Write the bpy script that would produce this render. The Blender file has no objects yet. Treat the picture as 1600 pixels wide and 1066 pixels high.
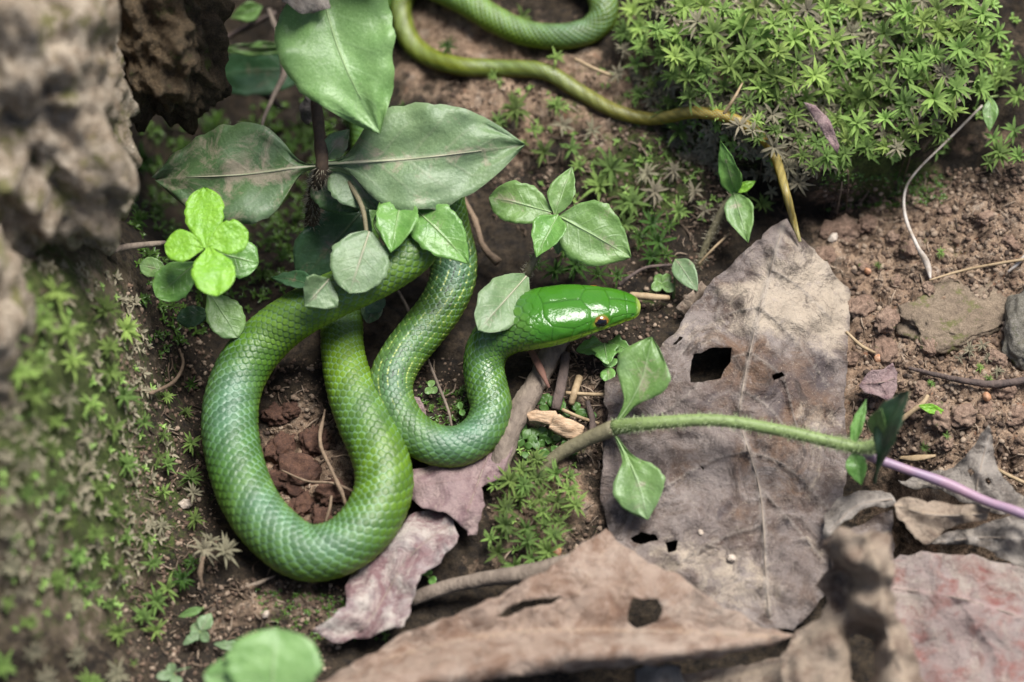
import bpy, math, random
import numpy as np
from mathutils import Vector, Matrix
from mathutils.bvhtree import BVHTree
from mathutils.geometry import delaunay_2d_cdt

random.seed(7)
rng = np.random.default_rng(7)
SC = bpy.context.scene
COL = SC.collection

# ------------------------------------------------------------------ camera, sky, sun, exposure
PITCH = math.radians(62)
DIST, LENS = 0.90, 100.0
FWD = np.array([0, math.cos(PITCH), -math.sin(PITCH)])
UPV = np.array([0, math.sin(PITCH), math.cos(PITCH)])
CAM = -DIST * FWD
PX = DIST * 36 / LENS / 1600            # metres per photograph pixel at the focus distance

cd = bpy.data.cameras.new('camera'); cam = bpy.data.objects.new('camera', cd); COL.objects.link(cam)
cam.location = CAM; cam.rotation_euler = (math.pi / 2 - PITCH, 0, 0)
cd.lens = LENS; cd.sensor_width = 36; cd.clip_start = 0.02; cd.clip_end = 60
cd.dof.use_dof = True; cd.dof.focus_distance = 0.888; cd.dof.aperture_fstop = 4.6; cd.dof.aperture_blades = 7
SC.camera = cam

SUN_EL, SUN_AZ = math.radians(67), math.radians(42)    # azimuth measured from +Y (behind the scene) towards +X
world = bpy.data.worlds.new('World'); SC.world = world; world.use_nodes = True
wn = world.node_tree.nodes; wl = world.node_tree.links
sky = wn.new('ShaderNodeTexSky'); sky.sky_type = 'NISHITA'; sky.sun_disc = False
sky.sun_elevation = SUN_EL; sky.sun_rotation = SUN_AZ
sky.air_density = 1.0; sky.dust_density = 4.0; sky.ozone_density = 1.0
wl.new(sky.outputs[0], wn['Background'].inputs[0]); wn['Background'].inputs[1].default_value = 0.05
sd = bpy.data.lights.new('sun', 'SUN'); sun = bpy.data.objects.new('sun', sd); COL.objects.link(sun)
sd.energy = 2.8; sd.angle = math.radians(30); sd.color = (1.0, 0.99, 0.965)
sdir = Vector((math.sin(SUN_AZ) * math.cos(SUN_EL), math.cos(SUN_AZ) * math.cos(SUN_EL), math.sin(SUN_EL)))
sun.rotation_euler = sdir.to_track_quat('Z', 'Y').to_euler()
SC.view_settings.view_transform = 'Standard'; SC.view_settings.look = 'None'
SC.view_settings.exposure = 1.3; SC.view_settings.gamma = 1
SC.cycles.max_bounces = 6

# ------------------------------------------------------------------ helpers
def ray(px, py):
    k = 36 / LENS / 1600
    return FWD + np.array([1, 0, 0]) * (px - 800) * k + UPV * (533 - py) * k
def W(px, py, z):                        # the point at height z (metres) seen at a place of the photograph
    d = ray(px, py); t = (z - CAM[2]) / d[2]
    return CAM + d * t
def WC(px, py, zc): return W(px, py, zc * 0.01)
def topx(p):
    v = np.asarray(p) - CAM; d = v @ FWD; k = 36 / LENS / 1600
    return 800 + v[0] / d / k, 533 - (v @ UPV) / d / k

_perm = rng.permutation(512)
_perm = np.concatenate([_perm, _perm])
_grad = rng.normal(size=(512, 3)); _grad /= np.linalg.norm(_grad, axis=1)[:, None]
def noise(p):
    p = np.asarray(p, float); i = np.floor(p).astype(int); f = p - i; i &= 511
    w = f * f * f * (f * (f * 6 - 15) + 10)
    out = 0
    for dx in (0, 1):
        for dy in (0, 1):
            for dz in (0, 1):
                h = _perm[(_perm[(_perm[(i[..., 0] + dx) & 511] + i[..., 1] + dy) & 511] + i[..., 2] + dz) & 511]
                g = _grad[h]; o = f - np.array([dx, dy, dz])
                c = np.where(dx, w[..., 0], 1 - w[..., 0]) * np.where(dy, w[..., 1], 1 - w[..., 1]) * np.where(dz, w[..., 2], 1 - w[..., 2])
                out = out + c * (g * o).sum(-1)
    return out * 1.5
def fbm(p, octv=4, gain=0.5):
    p = np.asarray(p, float); s = 0; a = 1
    for k in range(octv):
        s = s + a * noise(p * 2 ** k + 17.3 * k); a *= gain
    return s
def sstep(a, b, x):
    t = np.clip((np.asarray(x, float) - a) / (b - a), 0, 1); return t * t * (3 - 2 * t)

def mesh_obj(name, v, f, mats, parent=None, loc=(0, 0, 0), smooth=True, uv=None, attrs=None):
    me = bpy.data.meshes.new(name)
    v = np.asarray(v, float) - np.asarray(loc, float)
    if isinstance(f, np.ndarray):
        n = f.shape[1]
        me.vertices.add(len(v)); me.vertices.foreach_set('co', v.ravel())
        me.loops.add(f.size); me.loops.foreach_set('vertex_index', f.ravel().astype(np.int32))
        me.polygons.add(len(f)); me.polygons.foreach_set('loop_start', np.arange(0, f.size, n, dtype=np.int32))
        me.update(calc_edges=True); me.validate()
    else:
        me.from_pydata(v.tolist(), [], f); me.update()
    if smooth: me.polygons.foreach_set('use_smooth', np.ones(len(me.polygons), bool))
    for k, a in (attrs or {}).items():
        a = np.asarray(a, float)
        if a.ndim == 2:
            at = me.attributes.new(k, 'FLOAT_COLOR', 'POINT'); at.data.foreach_set('color', np.c_[a[:, :3], np.ones(len(a))].ravel())
        else:
            at = me.attributes.new(k, 'FLOAT', 'POINT'); at.data.foreach_set('value', a)
    if uv is not None:
        l = me.uv_layers.new(name='UVMap'); idx = np.zeros(len(me.loops), np.int32); me.loops.foreach_get('vertex_index', idx)
        l.data.foreach_set('uv', np.asarray(uv)[idx].ravel())
    me.materials.append(mats)
    o = bpy.data.objects.new(name, me); COL.objects.link(o)
    if parent is not None: o.parent = parent
    else: o.location = loc
    return o
def thing(name, label, cat, loc=(0, 0, 0), group=None):
    o = bpy.data.objects.new(name, None); COL.objects.link(o); o.location = loc; o.empty_display_size = 0.01
    return tag(o, label, cat, group)
def tag(o, label=None, cat=None, group=None, kind=None):
    if label: o['label'] = label
    if cat: o['category'] = cat
    if group: o['group'] = group
    if kind: o['kind'] = kind
    return o
def base_of(v):
    v = np.asarray(v); return np.array([(v[:, 0].min() + v[:, 0].max()) / 2, (v[:, 1].min() + v[:, 1].max()) / 2, v[:, 2].min()])

def catmull(pts, n):
    p = np.asarray(pts, float); p = np.vstack([2 * p[0] - p[1], p, 2 * p[-1] - p[-2]]); out = []
    for i in range(1, len(p) - 2):
        t = np.linspace(0, 1, n, endpoint=(i == len(p) - 3))[:, None]
        a, b, c, d = p[i - 1], p[i], p[i + 1], p[i + 2]
        out.append(.5 * ((2 * b) + (c - a) * t + (2 * a - 5 * b + 4 * c - d) * t ** 2 + (3 * b - a - 3 * c + d) * t ** 3))
    return np.vstack(out)
def tube(pts, rad, sides=8, n=6, rough=0.0, freq=400, flat=1.0, cap=True):
    """Rounded, tapering stem through 3-D points; rad per control point (metres)."""
    P4 = catmull(np.c_[np.asarray(pts, float), np.asarray(rad, float)], n)
    c, r = P4[:, :3], np.maximum(P4[:, 3], 1e-5)
    t = np.gradient(c, axis=0); t /= np.linalg.norm(t, axis=1)[:, None] + 1e-12
    ref = np.array([0, 0, 1.0]) if abs(t[:, 2]).mean() < .8 else np.array([0, 1.0, 0])
    s = np.cross(t, ref); s /= np.linalg.norm(s, axis=1)[:, None] + 1e-12; u = np.cross(s, t)
    a = np.arange(sides) / sides * 2 * math.pi
    v = c[:, None] + r[:, None, None] * (np.cos(a)[None, :, None] * s[:, None] + flat * np.sin(a)[None, :, None] * u[:, None])
    if rough:
        nn = fbm(v * freq, 3); v = v + (v - c[:, None]) * (nn * rough)[..., None]
    m = len(c); v = v.reshape(-1, 3); f = []
    for i in range(m - 1):
        for j in range(sides):
            j2 = (j + 1) % sides; f.append((i * sides + j, i * sides + j2, (i + 1) * sides + j2, (i + 1) * sides + j))
    if cap:
        f.append(tuple(range(sides))[::-1]); f.append(tuple((m - 1) * sides + j for j in range(sides)))
    return v, f

# ------------------------------------------------------------------ materials
def new_mat(name):
    m = bpy.data.materials.new(name); m.use_nodes = True
    return m, m.node_tree.nodes, m.node_tree.links, m.node_tree.nodes['Principled BSDF']
def nd(ns, t, **kw):
    n = ns.new(t)
    for k, v in kw.items(): setattr(n, k, v)
    return n
def mixc(ns, ls, fac, a, b, blend='MIX'):
    n = nd(ns, 'ShaderNodeMix', data_type='RGBA', blend_type=blend)
    for s, v in ((0, fac), (6, a), (7, b)):
        if hasattr(v, 'is_output'): ls.new(v, n.inputs[s])
        elif s == 0: n.inputs[0].default_value = v
        else: n.inputs[s].default_value = (*v, 1)
    return n.outputs[2]
def nz(ns, ls, scale, detail=4, rough=.6, vec=None, dist=0):
    n = nd(ns, 'ShaderNodeTexNoise'); n.inputs['Scale'].default_value = scale; n.inputs['Detail'].default_value = detail
    n.inputs['Roughness'].default_value = rough; n.inputs['Distortion'].default_value = dist
    if vec is not None: ls.new(vec, n.inputs['Vector'])
    return n.outputs[0]
def mr(ns, ls, v, a, b, c=0, d=1):
    n = nd(ns, 'ShaderNodeMapRange'); ls.new(v, n.inputs[0])
    for i, x in enumerate((a, b, c, d)): n.inputs[i + 1].default_value = x
    return n.outputs[0]
def mth(ns, ls, op, a, b=None):
    n = nd(ns, 'ShaderNodeMath', operation=op)
    for i, x in enumerate((a, b)):
        if x is None: continue
        if hasattr(x, 'is_output'): ls.new(x, n.inputs[i])
        else: n.inputs[i].default_value = x
    return n.outputs[0]
def attr(ns, name): 
    n = nd(ns, 'ShaderNodeAttribute'); n.attribute_name = name; return n
def bump(ns, ls, bsdf, h, dist, strength=1.0):
    b = nd(ns, 'ShaderNodeBump'); b.inputs['Distance'].default_value = dist; b.inputs['Strength'].default_value = strength
    ls.new(h, b.inputs['Height']); ls.new(b.outputs[0], bsdf.inputs['Normal'])

def earth_mat(name, c1, c2, c3, scale=1.0, bumpd=0.0012, rough=.9, spots=None, moss=0.0, mosscol=(.05, .085, .012), island=False):
    """Crumbly mineral surface: three colours mixed by noise, fine grains, optional moss film."""
    m, ns, ls, b = new_mat(name); tc = nd(ns, 'ShaderNodeTexCoord').outputs['Object']
    oi = nd(ns, 'ShaderNodeObjectInfo').outputs['Random']
    add = nd(ns, 'ShaderNodeVectorMath', operation='ADD'); ls.new(tc, add.inputs[0]); ls.new(oi, add.inputs[1]); v = add.outputs[0]
    n1 = mr(ns, ls, nz(ns, ls, 90 * scale, 6, .65, v), .36, .64); n2 = mr(ns, ls, nz(ns, ls, 520 * scale, 5, .7, v), .4, .66)
    c = mixc(ns, ls, n1, c1, c2); c = mixc(ns, ls, n2, c, c3)
    g = nz(ns, ls, 2600 * scale, 3, .7, v); gm = mr(ns, ls, g, .3, .72, .55, 1.4)
    if island:
        ge = nd(ns, 'ShaderNodeNewGeometry').outputs['Random Per Island']
        c = mixc(ns, ls, mr(ns, ls, ge, .55, 1.0, 0, .9), c, (.34, .26, .19)); c = mixc(ns, ls, mr(ns, ls, ge, .0, .3, .8, 0), c, (.035, .025, .02))
    mul = nd(ns, 'ShaderNodeMix', data_type='RGBA', blend_type='MULTIPLY'); mul.inputs[0].default_value = 1
    ls.new(c, mul.inputs[6]); ls.new(gm, mul.inputs[7]); c = mul.outputs[2]
    if spots: c = mixc(ns, ls, mr(ns, ls, nz(ns, ls, 900 * scale, 2, .5, v), .66, .72), c, spots)
    if moss:
        c = mixc(ns, ls, mr(ns, ls, nz(ns, ls, 130 * scale, 6, .75, v), 1 - moss, 1.08 - moss, 0, .85), c, mosscol)
    ls.new(c, b.inputs['Base Color']); b.inputs['Roughness'].default_value = rough; b.inputs['Specular IOR Level'].default_value = .3
    h = mth(ns, ls, 'ADD', nz(ns, ls, 480 * scale, 8, .72, v), mth(ns, ls, 'MULTIPLY', g, .35))
    bump(ns, ls, b, h, bumpd)
    return m

def ground_mat():
    m, ns, ls, b = new_mat('soil'); v = nd(ns, 'ShaderNodeTexCoord').outputs['Object']
    red = attr(ns, 'clay').outputs['Fac']; mo = attr(ns, 'moss').outputs['Fac']
    n1 = mr(ns, ls, nz(ns, ls, 70, 6, .65, v), .36, .64); n2 = mr(ns, ls, nz(ns, ls, 420, 5, .7, v), .42, .64); n3 = nz(ns, ls, 2200, 3, .7, v)
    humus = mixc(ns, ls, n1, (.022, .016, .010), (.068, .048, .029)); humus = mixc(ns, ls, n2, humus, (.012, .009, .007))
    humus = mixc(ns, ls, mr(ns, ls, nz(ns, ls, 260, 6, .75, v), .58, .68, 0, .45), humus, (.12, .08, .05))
    clay = mixc(ns, ls, n1, (.30, .20, .132), (.42, .30, .205)); clay = mixc(ns, ls, n2, clay, (.15, .095, .062))
    clay = mixc(ns, ls, mr(ns, ls, nz(ns, ls, 150, 5, .7, v), .56, .66, 0, .8), clay, (.40, .32, .25))
    clay = mixc(ns, ls, mr(ns, ls, nz(ns, ls, 240, 3, .6, v), .64, .70, 0, .6), clay, (.28, .12, .06))
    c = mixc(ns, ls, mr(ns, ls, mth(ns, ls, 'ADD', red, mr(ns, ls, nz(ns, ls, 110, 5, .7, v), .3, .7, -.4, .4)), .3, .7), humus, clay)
    mul = nd(ns, 'ShaderNodeMix', data_type='RGBA', blend_type='MULTIPLY'); mul.inputs[0].default_value = 1
    ls.new(c, mul.inputs[6]); ls.new(mr(ns, ls, n3, .3, .72, .5, 1.45), mul.inputs[7]); c = mul.outputs[2]
    pl = attr(ns, 'bank').outputs['Fac']; tanc = mixc(ns, ls, mr(ns, ls, nz(ns, ls, 60, 6, .7, v), .4, .6), (.20, .155, .105), (.085, .065, .035)); tanc = mixc(ns, ls, mr(ns, ls, nz(ns, ls, 200, 6, .7, v), .5, .65), tanc, (.30, .23, .17))
    c = mixc(ns, ls, mr(ns, ls, mth(ns, ls, 'ADD', pl, mr(ns, ls, nz(ns, ls, 120, 5, .7, v), .3, .7, -.3, .3)), .3, .6), c, tanc)
    mm = mr(ns, ls, mth(ns, ls, 'ADD', mo, mr(ns, ls, nz(ns, ls, 160, 7, .8, v), .3, .7, -.5, .5)), .42, .66, 0, .9)
    mcol = mixc(ns, ls, mr(ns, ls, nz(ns, ls, 900, 4, .7, v), .35, .65), (.022, .04, .008), (.085, .12, .022))
    c = mixc(ns, ls, mm, c, mcol)
    ls.new(c, b.inputs['Base Color']); b.inputs['Roughness'].default_value = .85; b.inputs['Specular IOR Level'].default_value = .3
    h = mth(ns, ls, 'ADD', nz(ns, ls, 500, 9, .75, v), mth(ns, ls, 'MULTIPLY', n3, .3)); bump(ns, ls, b, h, .0016)
    return m

def green_leaf_mat(name, c1, c2, vein, dust=0.0, dustcol=(.36, .30, .22), rough=.34, trans=.25, veins=True):
    m, ns, ls, b = new_mat(name); tc = nd(ns, 'ShaderNodeTexCoord')
    uv = nd(ns, 'ShaderNodeUVMap').outputs[0]; sep = nd(ns, 'ShaderNodeSeparateXYZ'); ls.new(uv, sep.inputs[0]); u, w = sep.outputs[0], sep.outputs[1]
    ob = tc.outputs['Object']; aw = mth(ns, ls, 'ABSOLUTE', w)
    c = mixc(ns, ls, mr(ns, ls, nz(ns, ls, 130, 5, .6, ob), .35, .65), c1, c2)
    c = mixc(ns, ls, mr(ns, ls, nz(ns, ls, 1500, 3, .6, ob), .5, .75, 0, .35), c, [min(1, x * 1.7 + .02) for x in c2])
    mid = mr(ns, ls, aw, .02, .075, 1, 0)
    h = nz(ns, ls, 900, 3, .5, ob)
    if veins:
        k = mth(ns, ls, 'FRACT', mth(ns, ls, 'MULTIPLY', mth(ns, ls, 'SUBTRACT', u, mth(ns, ls, 'MULTIPLY', aw, .28)), 6.0))
        side = mr(ns, ls, mth(ns, ls, 'ABSOLUTE', mth(ns, ls, 'SUBTRACT', k, .5)), .02, .10, 1, 0)
        side = mth(ns, ls, 'MULTIPLY', side, mr(ns, ls, aw, .3, .9, .20, 0))
        allv = mth(ns, ls, 'MAXIMUM', mth(ns, ls, 'MULTIPLY', mid, mr(ns, ls, u, .1, .9, .8, .25)), side)
        c = mixc(ns, ls, allv, c, vein)
        h = mth(ns, ls, 'SUBTRACT', mth(ns, ls, 'MULTIPLY', h, .5), mth(ns, ls, 'MULTIPLY', allv, .6))
    if dust:
        d = mth(ns, ls, 'ADD', nz(ns, ls, 110, 7, .72, ob, .6), mr(ns, ls, aw, 0, .5, .10, 0))
        d = mr(ns, ls, d, .72 - dust * .3, .86 - dust * .3, 0, .85); c = mixc(ns, ls, d, c, dustcol)
        thin = mr(ns, ls, nz(ns, ls, 45, 3, .6, ob), .45, .7, 0, .22 * min(1, dust * 2)); c = mixc(ns, ls, thin, c, (.30, .34, .30))
    edge = mr(ns, ls, aw, .95, 1.0, 0, .15); c = mixc(ns, ls, edge, c, [x * .8 + .06 for x in vein])
    ls.new(c, b.inputs['Base Color']); b.inputs['Roughness'].default_value = rough; b.inputs['Specular IOR Level'].default_value = .5
    h = mth(ns, ls, 'ADD', h, mth(ns, ls, 'MULTIPLY', nz(ns, ls, 150, 2, .5, ob), 1.0)); bump(ns, ls, b, h, .0004)
    tr = nd(ns, 'ShaderNodeBsdfTranslucent'); ls.new(c, tr.inputs[0])
    mx = nd(ns, 'ShaderNodeMixShader'); mx.inputs[0].default_value = trans
    ls.new(b.outputs[0], mx.inputs[1]); ls.new(tr.outputs[0], mx.inputs[2]); ls.new(mx.outputs[0], ns['Material Output'].inputs[0])
    return m

def dead_leaf_mat(name, c1, c2, c3, dust, dustamt=.5, veincol=(.30, .26, .22), scale=1.0, rough=.7, blot=.75):
    m, ns, ls, b = new_mat(name); v = nd(ns, 'ShaderNodeTexCoord').outputs['Object']
    c = mixc(ns, ls, mr(ns, ls, nz(ns, ls, 38 * scale, 6, .65, v, .4), .36, .62), c1, c2)
    c = mixc(ns, ls, mr(ns, ls, nz(ns, ls, 95 * scale, 7, .72, v, .5), .46, .62), c, c3)
    d = mr(ns, ls, nz(ns, ls, 60 * scale, 8, .74, v, .8), .66 - dustamt * .3, .80 - dustamt * .3, 0, .9); c = mixc(ns, ls, d, c, dust)
    sm = mth(ns, ls, 'ADD', attr(ns, 'stain').outputs['Fac'], mr(ns, ls, nz(ns, ls, 70 * scale, 7, .75, v, .7), .25, .75, -.5, .5)); c = mixc(ns, ls, mr(ns, ls, sm, .3, .65, 0, .9), c, mixc(ns, ls, mr(ns, ls, nz(ns, ls, 50 * scale, 4, .6, v), .42, .58), (.060, .045, .045), (.13, .075, .045)))
    dm = mth(ns, ls, 'ADD', attr(ns, 'dust').outputs['Fac'], mr(ns, ls, nz(ns, ls, 150 * scale, 7, .75, v, .5), .25, .75, -.5, .5)); c = mixc(ns, ls, mr(ns, ls, dm, .3, .75, 0, .85), c, dust)
    c = mixc(ns, ls, mr(ns, ls, nz(ns, ls, 1700 * scale, 2, .6, v), .62, .72, 0, .55), c, dust)
    c = mixc(ns, ls, mr(ns, ls, nz(ns, ls, 700 * scale, 4, .7, v), .58, .72, 0, .6), c, [x * .45 for x in c1])
    c = mixc(ns, ls, mr(ns, ls, nz(ns, ls, 75 * scale, 8, .78, v, 1.2), .53, .62, 0, blot), c, [x * .42 for x in c3])
    c = mixc(ns, ls, mr(ns, ls, nz(ns, ls, 210 * scale, 6, .7, v, .3), .60, .70, 0, .6), c, [min(1, x * 1.35) for x in c2])
    vr = nd(ns, 'ShaderNodeTexVoronoi', feature='DISTANCE_TO_EDGE'); vr.inputs['Scale'].default_value = 210; wv = nd(ns, 'ShaderNodeVectorMath', operation='ADD'); ls.new(v, wv.inputs[0])
    nv3 = nd(ns, 'ShaderNodeTexNoise'); nv3.inputs['Scale'].default_value = 160; ls.new(v, nv3.inputs['Vector']); sc3 = nd(ns, 'ShaderNodeVectorMath', operation='SCALE'); sc3.inputs['Scale'].default_value = .006; ls.new(nv3.outputs[1], sc3.inputs[0]); ls.new(sc3.outputs[0], wv.inputs[1]); ls.new(wv.outputs[0], vr.inputs['Vector'])
    net = mr(ns, ls, vr.outputs[0], .0, .09, 1, 0); c = mixc(ns, ls, mth(ns, ls, 'MULTIPLY', net, .10), c, veincol)
    c = mixc(ns, ls, mr(ns, ls, attr(ns, 'vein').outputs['Fac'], .25, 1, 0, .7), c, veincol)
    ls.new(c, b.inputs['Base Color']); b.inputs['Roughness'].default_value = rough; b.inputs['Specular IOR Level'].default_value = .4
    h = mth(ns, ls, 'ADD', nz(ns, ls, 300 * scale, 8, .7, v), mth(ns, ls, 'MULTIPLY', nz(ns, ls, 1800, 4, .7, v), .3)); h = mth(ns, ls, 'ADD', h, mth(ns, ls, 'MULTIPLY', nz(ns, ls, 90 * scale, 4, .55, v, .6), 2.4)); h = mth(ns, ls, 'ADD', h, mth(ns, ls, 'MULTIPLY', net, .05)); bump(ns, ls, b, h, .0013)
    return m

def plain_mat(name, c1, c2, scale=400, rough=.6, stretch=(1, 1, 1), bumpd=.0004, trans=0.0, rand=0.0):
    m, ns, ls, b = new_mat(name); tc = nd(ns, 'ShaderNodeTexCoord').outputs['Object']
    mp = nd(ns, 'ShaderNodeMapping'); mp.inputs['Scale'].default_value = stretch; ls.new(tc, mp.inputs[0]); v = mp.outputs[0]
    n = nz(ns, ls, scale, 5, .65, v); c = mixc(ns, ls, mr(ns, ls, n, .34, .66), c1, c2)
    if rand:
        oi = nd(ns, 'ShaderNodeObjectInfo').outputs['Random']
        hs = nd(ns, 'ShaderNodeHueSaturation'); ls.new(c, hs.inputs['Color']); ls.new(mr(ns, ls, oi, 0, 1, 1 - rand, 1 + rand), hs.inputs['Value'])
        ls.new(mr(ns, ls, mth(ns, ls, 'FRACT', mth(ns, ls, 'MULTIPLY', oi, 7.3)), 0, 1, .485, .51), hs.inputs['Hue']); c = hs.outputs[0]
    ls.new(c, b.inputs['Base Color']); b.inputs['Roughness'].default_value = rough; b.inputs['Specular IOR Level'].default_value = .4
    bump(ns, ls, b, n, bumpd)
    if trans:
        tr = nd(ns, 'ShaderNodeBsdfTranslucent'); ls.new(c, tr.inputs[0]); mx = nd(ns, 'ShaderNodeMixShader'); mx.inputs[0].default_value = trans
        ls.new(b.outputs[0], mx.inputs[1]); ls.new(tr.outputs[0], mx.inputs[2]); ls.new(mx.outputs[0], ns['Material Output'].inputs[0])
    return m

M = {}
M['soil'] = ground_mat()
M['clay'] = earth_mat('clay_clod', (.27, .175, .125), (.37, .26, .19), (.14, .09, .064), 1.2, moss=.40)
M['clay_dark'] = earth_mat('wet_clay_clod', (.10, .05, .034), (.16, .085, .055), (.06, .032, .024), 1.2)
M['grain'] = earth_mat('soil_grain', (.12, .075, .05), (.21, .14, .095), (.06, .042, .032), 1.5, .0003, island=True)
M['rock'] = earth_mat('mossy_stone', (.26, .20, .14), (.20, .15, .105), (.14, .105, .075), 1.0, .001, moss=.46, mosscol=(.13, .13, .045))
M['rock_grey'] = earth_mat('grey_stone', (.22, .20, .17), (.14, .13, .10), (.10, .09, .07), 1.0, .001, moss=.42, mosscol=(.10, .11, .04))
M['bank_rock'] = earth_mat('weathered_tan_rock', (.52, .435, .335), (.40, .325, .24), (.19, .135, .085), .45, .003, moss=.47, mosscol=(.20, .19, .07))
M['brown_clod'] = earth_mat('brown_earth', (.13, .09, .05), (.085, .06, .034), (.05, .036, .02), .6, .0022, moss=.40, mosscol=(.06, .075, .015))
M['pebble'] = earth_mat('pale_pebble', (.55, .48, .40), (.45, .37, .30), (.34, .27, .21), 1, .0004)
M['seed'] = earth_mat('orange_seed', (.38, .18, .09), (.30, .13, .06), (.45, .27, .17), 1, .0002, rough=.4)
M['leaf_dusty'] = green_leaf_mat('dusty_green_leaf', (.125, .205, .088), (.175, .26, .118), (.34, .34, .24), .42, rough=.46)
M['leaf_dusty2'] = green_leaf_mat('soiled_green_leaf', (.072, .138, .05), (.10, .175, .066), (.30, .28, .20), .72, rough=.48)
M['leaf_fresh'] = green_leaf_mat('fresh_green_leaf', (.11, .26, .05), (.17, .34, .075), (.26, .40, .15), .25, trans=.3)
M['leaf_top'] = green_leaf_mat('pale_green_leaf', (.165, .31, .09), (.225, .38, .13), (.28, .43, .19), .15, trans=.3, rough=.42)
M['leaf_bright'] = green_leaf_mat('bright_fleshy_leaf', (.19, .42, .035), (.26, .50, .05), (.28, .50, .08), 0, rough=.4, trans=.35, veins=False)
M['leaf_mid'] = green_leaf_mat('mid_green_leaf', (.115, .22, .052), (.165, .28, .08), (.27, .37, .19), .45, rough=.42)
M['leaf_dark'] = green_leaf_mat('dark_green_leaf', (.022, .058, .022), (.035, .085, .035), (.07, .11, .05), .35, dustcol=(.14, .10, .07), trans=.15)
M['rib_dusty'] = plain_mat('dusty_midrib', (.36, .33, .24), (.24, .27, .16), 200, .6)
M['rib_green'] = plain_mat('green_midrib', (.24, .34, .15), (.19, .29, .11), 200, .5)
M['rib_dark'] = plain_mat('dark_midrib', (.07, .11, .05), (.05, .08, .04), 200, .5)
M['rib_dead'] = plain_mat('dead_midrib', (.30, .25, .20), (.20, .155, .12), 200, .7)
M['stem_green'] = plain_mat('green_stem', (.19, .26, .09), (.15, .20, .07), 300, .5)
M['stem_olive'] = plain_mat('olive_stem', (.17, .15, .085), (.12, .105, .06), 500, .7)
M['stem_brown'] = plain_mat('brown_stem', (.10, .065, .04), (.055, .038, .026), 500, .8)
M['stem_purple'] = plain_mat('purple_stem', (.33, .20, .25), (.24, .17, .24), 60, .4)
M['hair'] = plain_mat('stem_hair', (.34, .31, .22), (.26, .23, .16), 500, .6)
M['hair_green'] = plain_mat('green_stem_hair', (.34, .40, .22), (.28, .34, .16), 500, .6)
M['bark'] = plain_mat('twig_bark', (.22, .175, .135), (.105, .08, .062), 260, .85, (1, .5, 1), .0016)
M['bark_dark'] = plain_mat('dark_twig_bark', (.12, .085, .07), (.06, .045, .04), 260, .85, (1, .5, 1), .0016)
M['bark_red'] = plain_mat('reddish_twig_bark', (.22, .11, .075), (.12, .06, .045), 300, .8, (1, .5, 1), .0006)
M['straw'] = plain_mat('dry_straw', (.36, .27, .16), (.26, .18, .10), 500, .65)
M['root'] = plain_mat('pale_root', (.22, .155, .10), (.13, .09, .06), 500, .8, bumpd=.0006)
M['silver'] = plain_mat('silvery_stalk', (.50, .46, .42), (.30, .24, .18), 260, .3)
M['wood'] = plain_mat('split_wood', (.56, .41, .27), (.34, .21, .12), 160, .8, (1, 5, 5), .0009)
M['moss_bright'] = plain_mat('bright_moss', (.24, .40, .07), (.40, .56, .17), 300, .5, trans=.3, rand=.38)
M['moss_mid'] = plain_mat('green_moss', (.14, .25, .05), (.25, .37, .10), 300, .45, trans=.25, rand=.38)
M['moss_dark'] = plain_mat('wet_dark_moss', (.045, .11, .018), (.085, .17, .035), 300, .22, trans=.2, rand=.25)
M['moss_dry'] = plain_mat('dry_grey_moss', (.22, .21, .13), (.34, .30, .20), 300, .7, trans=.15, rand=.25)
M['liverwort'] = plain_mat('leafy_liverwort', (.045, .11, .02), (.09, .18, .04), 300, .4, trans=.2)
M['litter'] = earth_mat('litter_bits', (.17, .12, .08), (.11, .075, .05), (.08, .055, .04), 1.0, .0002, island=True)
M['dl_grey'] = dead_leaf_mat('grey_dead_leaf', (.15, .118, .104), (.225, .188, .168), (.095, .064, .050), (.40, .33, .25), .27, (.30, .26, .22))
M['dl_brown'] = dead_leaf_mat('brown_dead_leaf', (.25, .175, .13), (.33, .25, .195), (.17, .10, .066), (.38, .31, .25), .35, (.34, .245, .17), blot=.45)
M['dl_mauve'] = dead_leaf_mat('mauve_dead_leaf', (.22, .15, .15), (.30, .22, .20), (.16, .095, .10), (.40, .32, .26), .35, (.20, .12, .11), blot=.45)
M['dl_purple'] = dead_leaf_mat('purple_white_dead_leaf', (.20, .12, .12), (.13, .06, .065), (.30, .25, .24), (.44, .39, .34), .70, (.25, .17, .16), blot=.4)
M['dl_red'] = dead_leaf_mat('red_dead_leaf', (.21, .155, .14), (.27, .22, .20), (.19, .075, .062), (.30, .255, .215), .62, (.34, .24, .22), blot=.35)
M['dl_ash'] = dead_leaf_mat('ash_grey_dead_leaf', (.20, .175, .15), (.27, .235, .20), (.11, .09, .075), (.34, .29, .23), .45, (.34, .30, .26))
M['dl_tan'] = dead_leaf_mat('tan_dead_leaf', (.30, .235, .175), (.22, .165, .12), (.13, .085, .06), (.42, .34, .26), .42, (.40, .31, .22), blot=.3)

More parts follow.
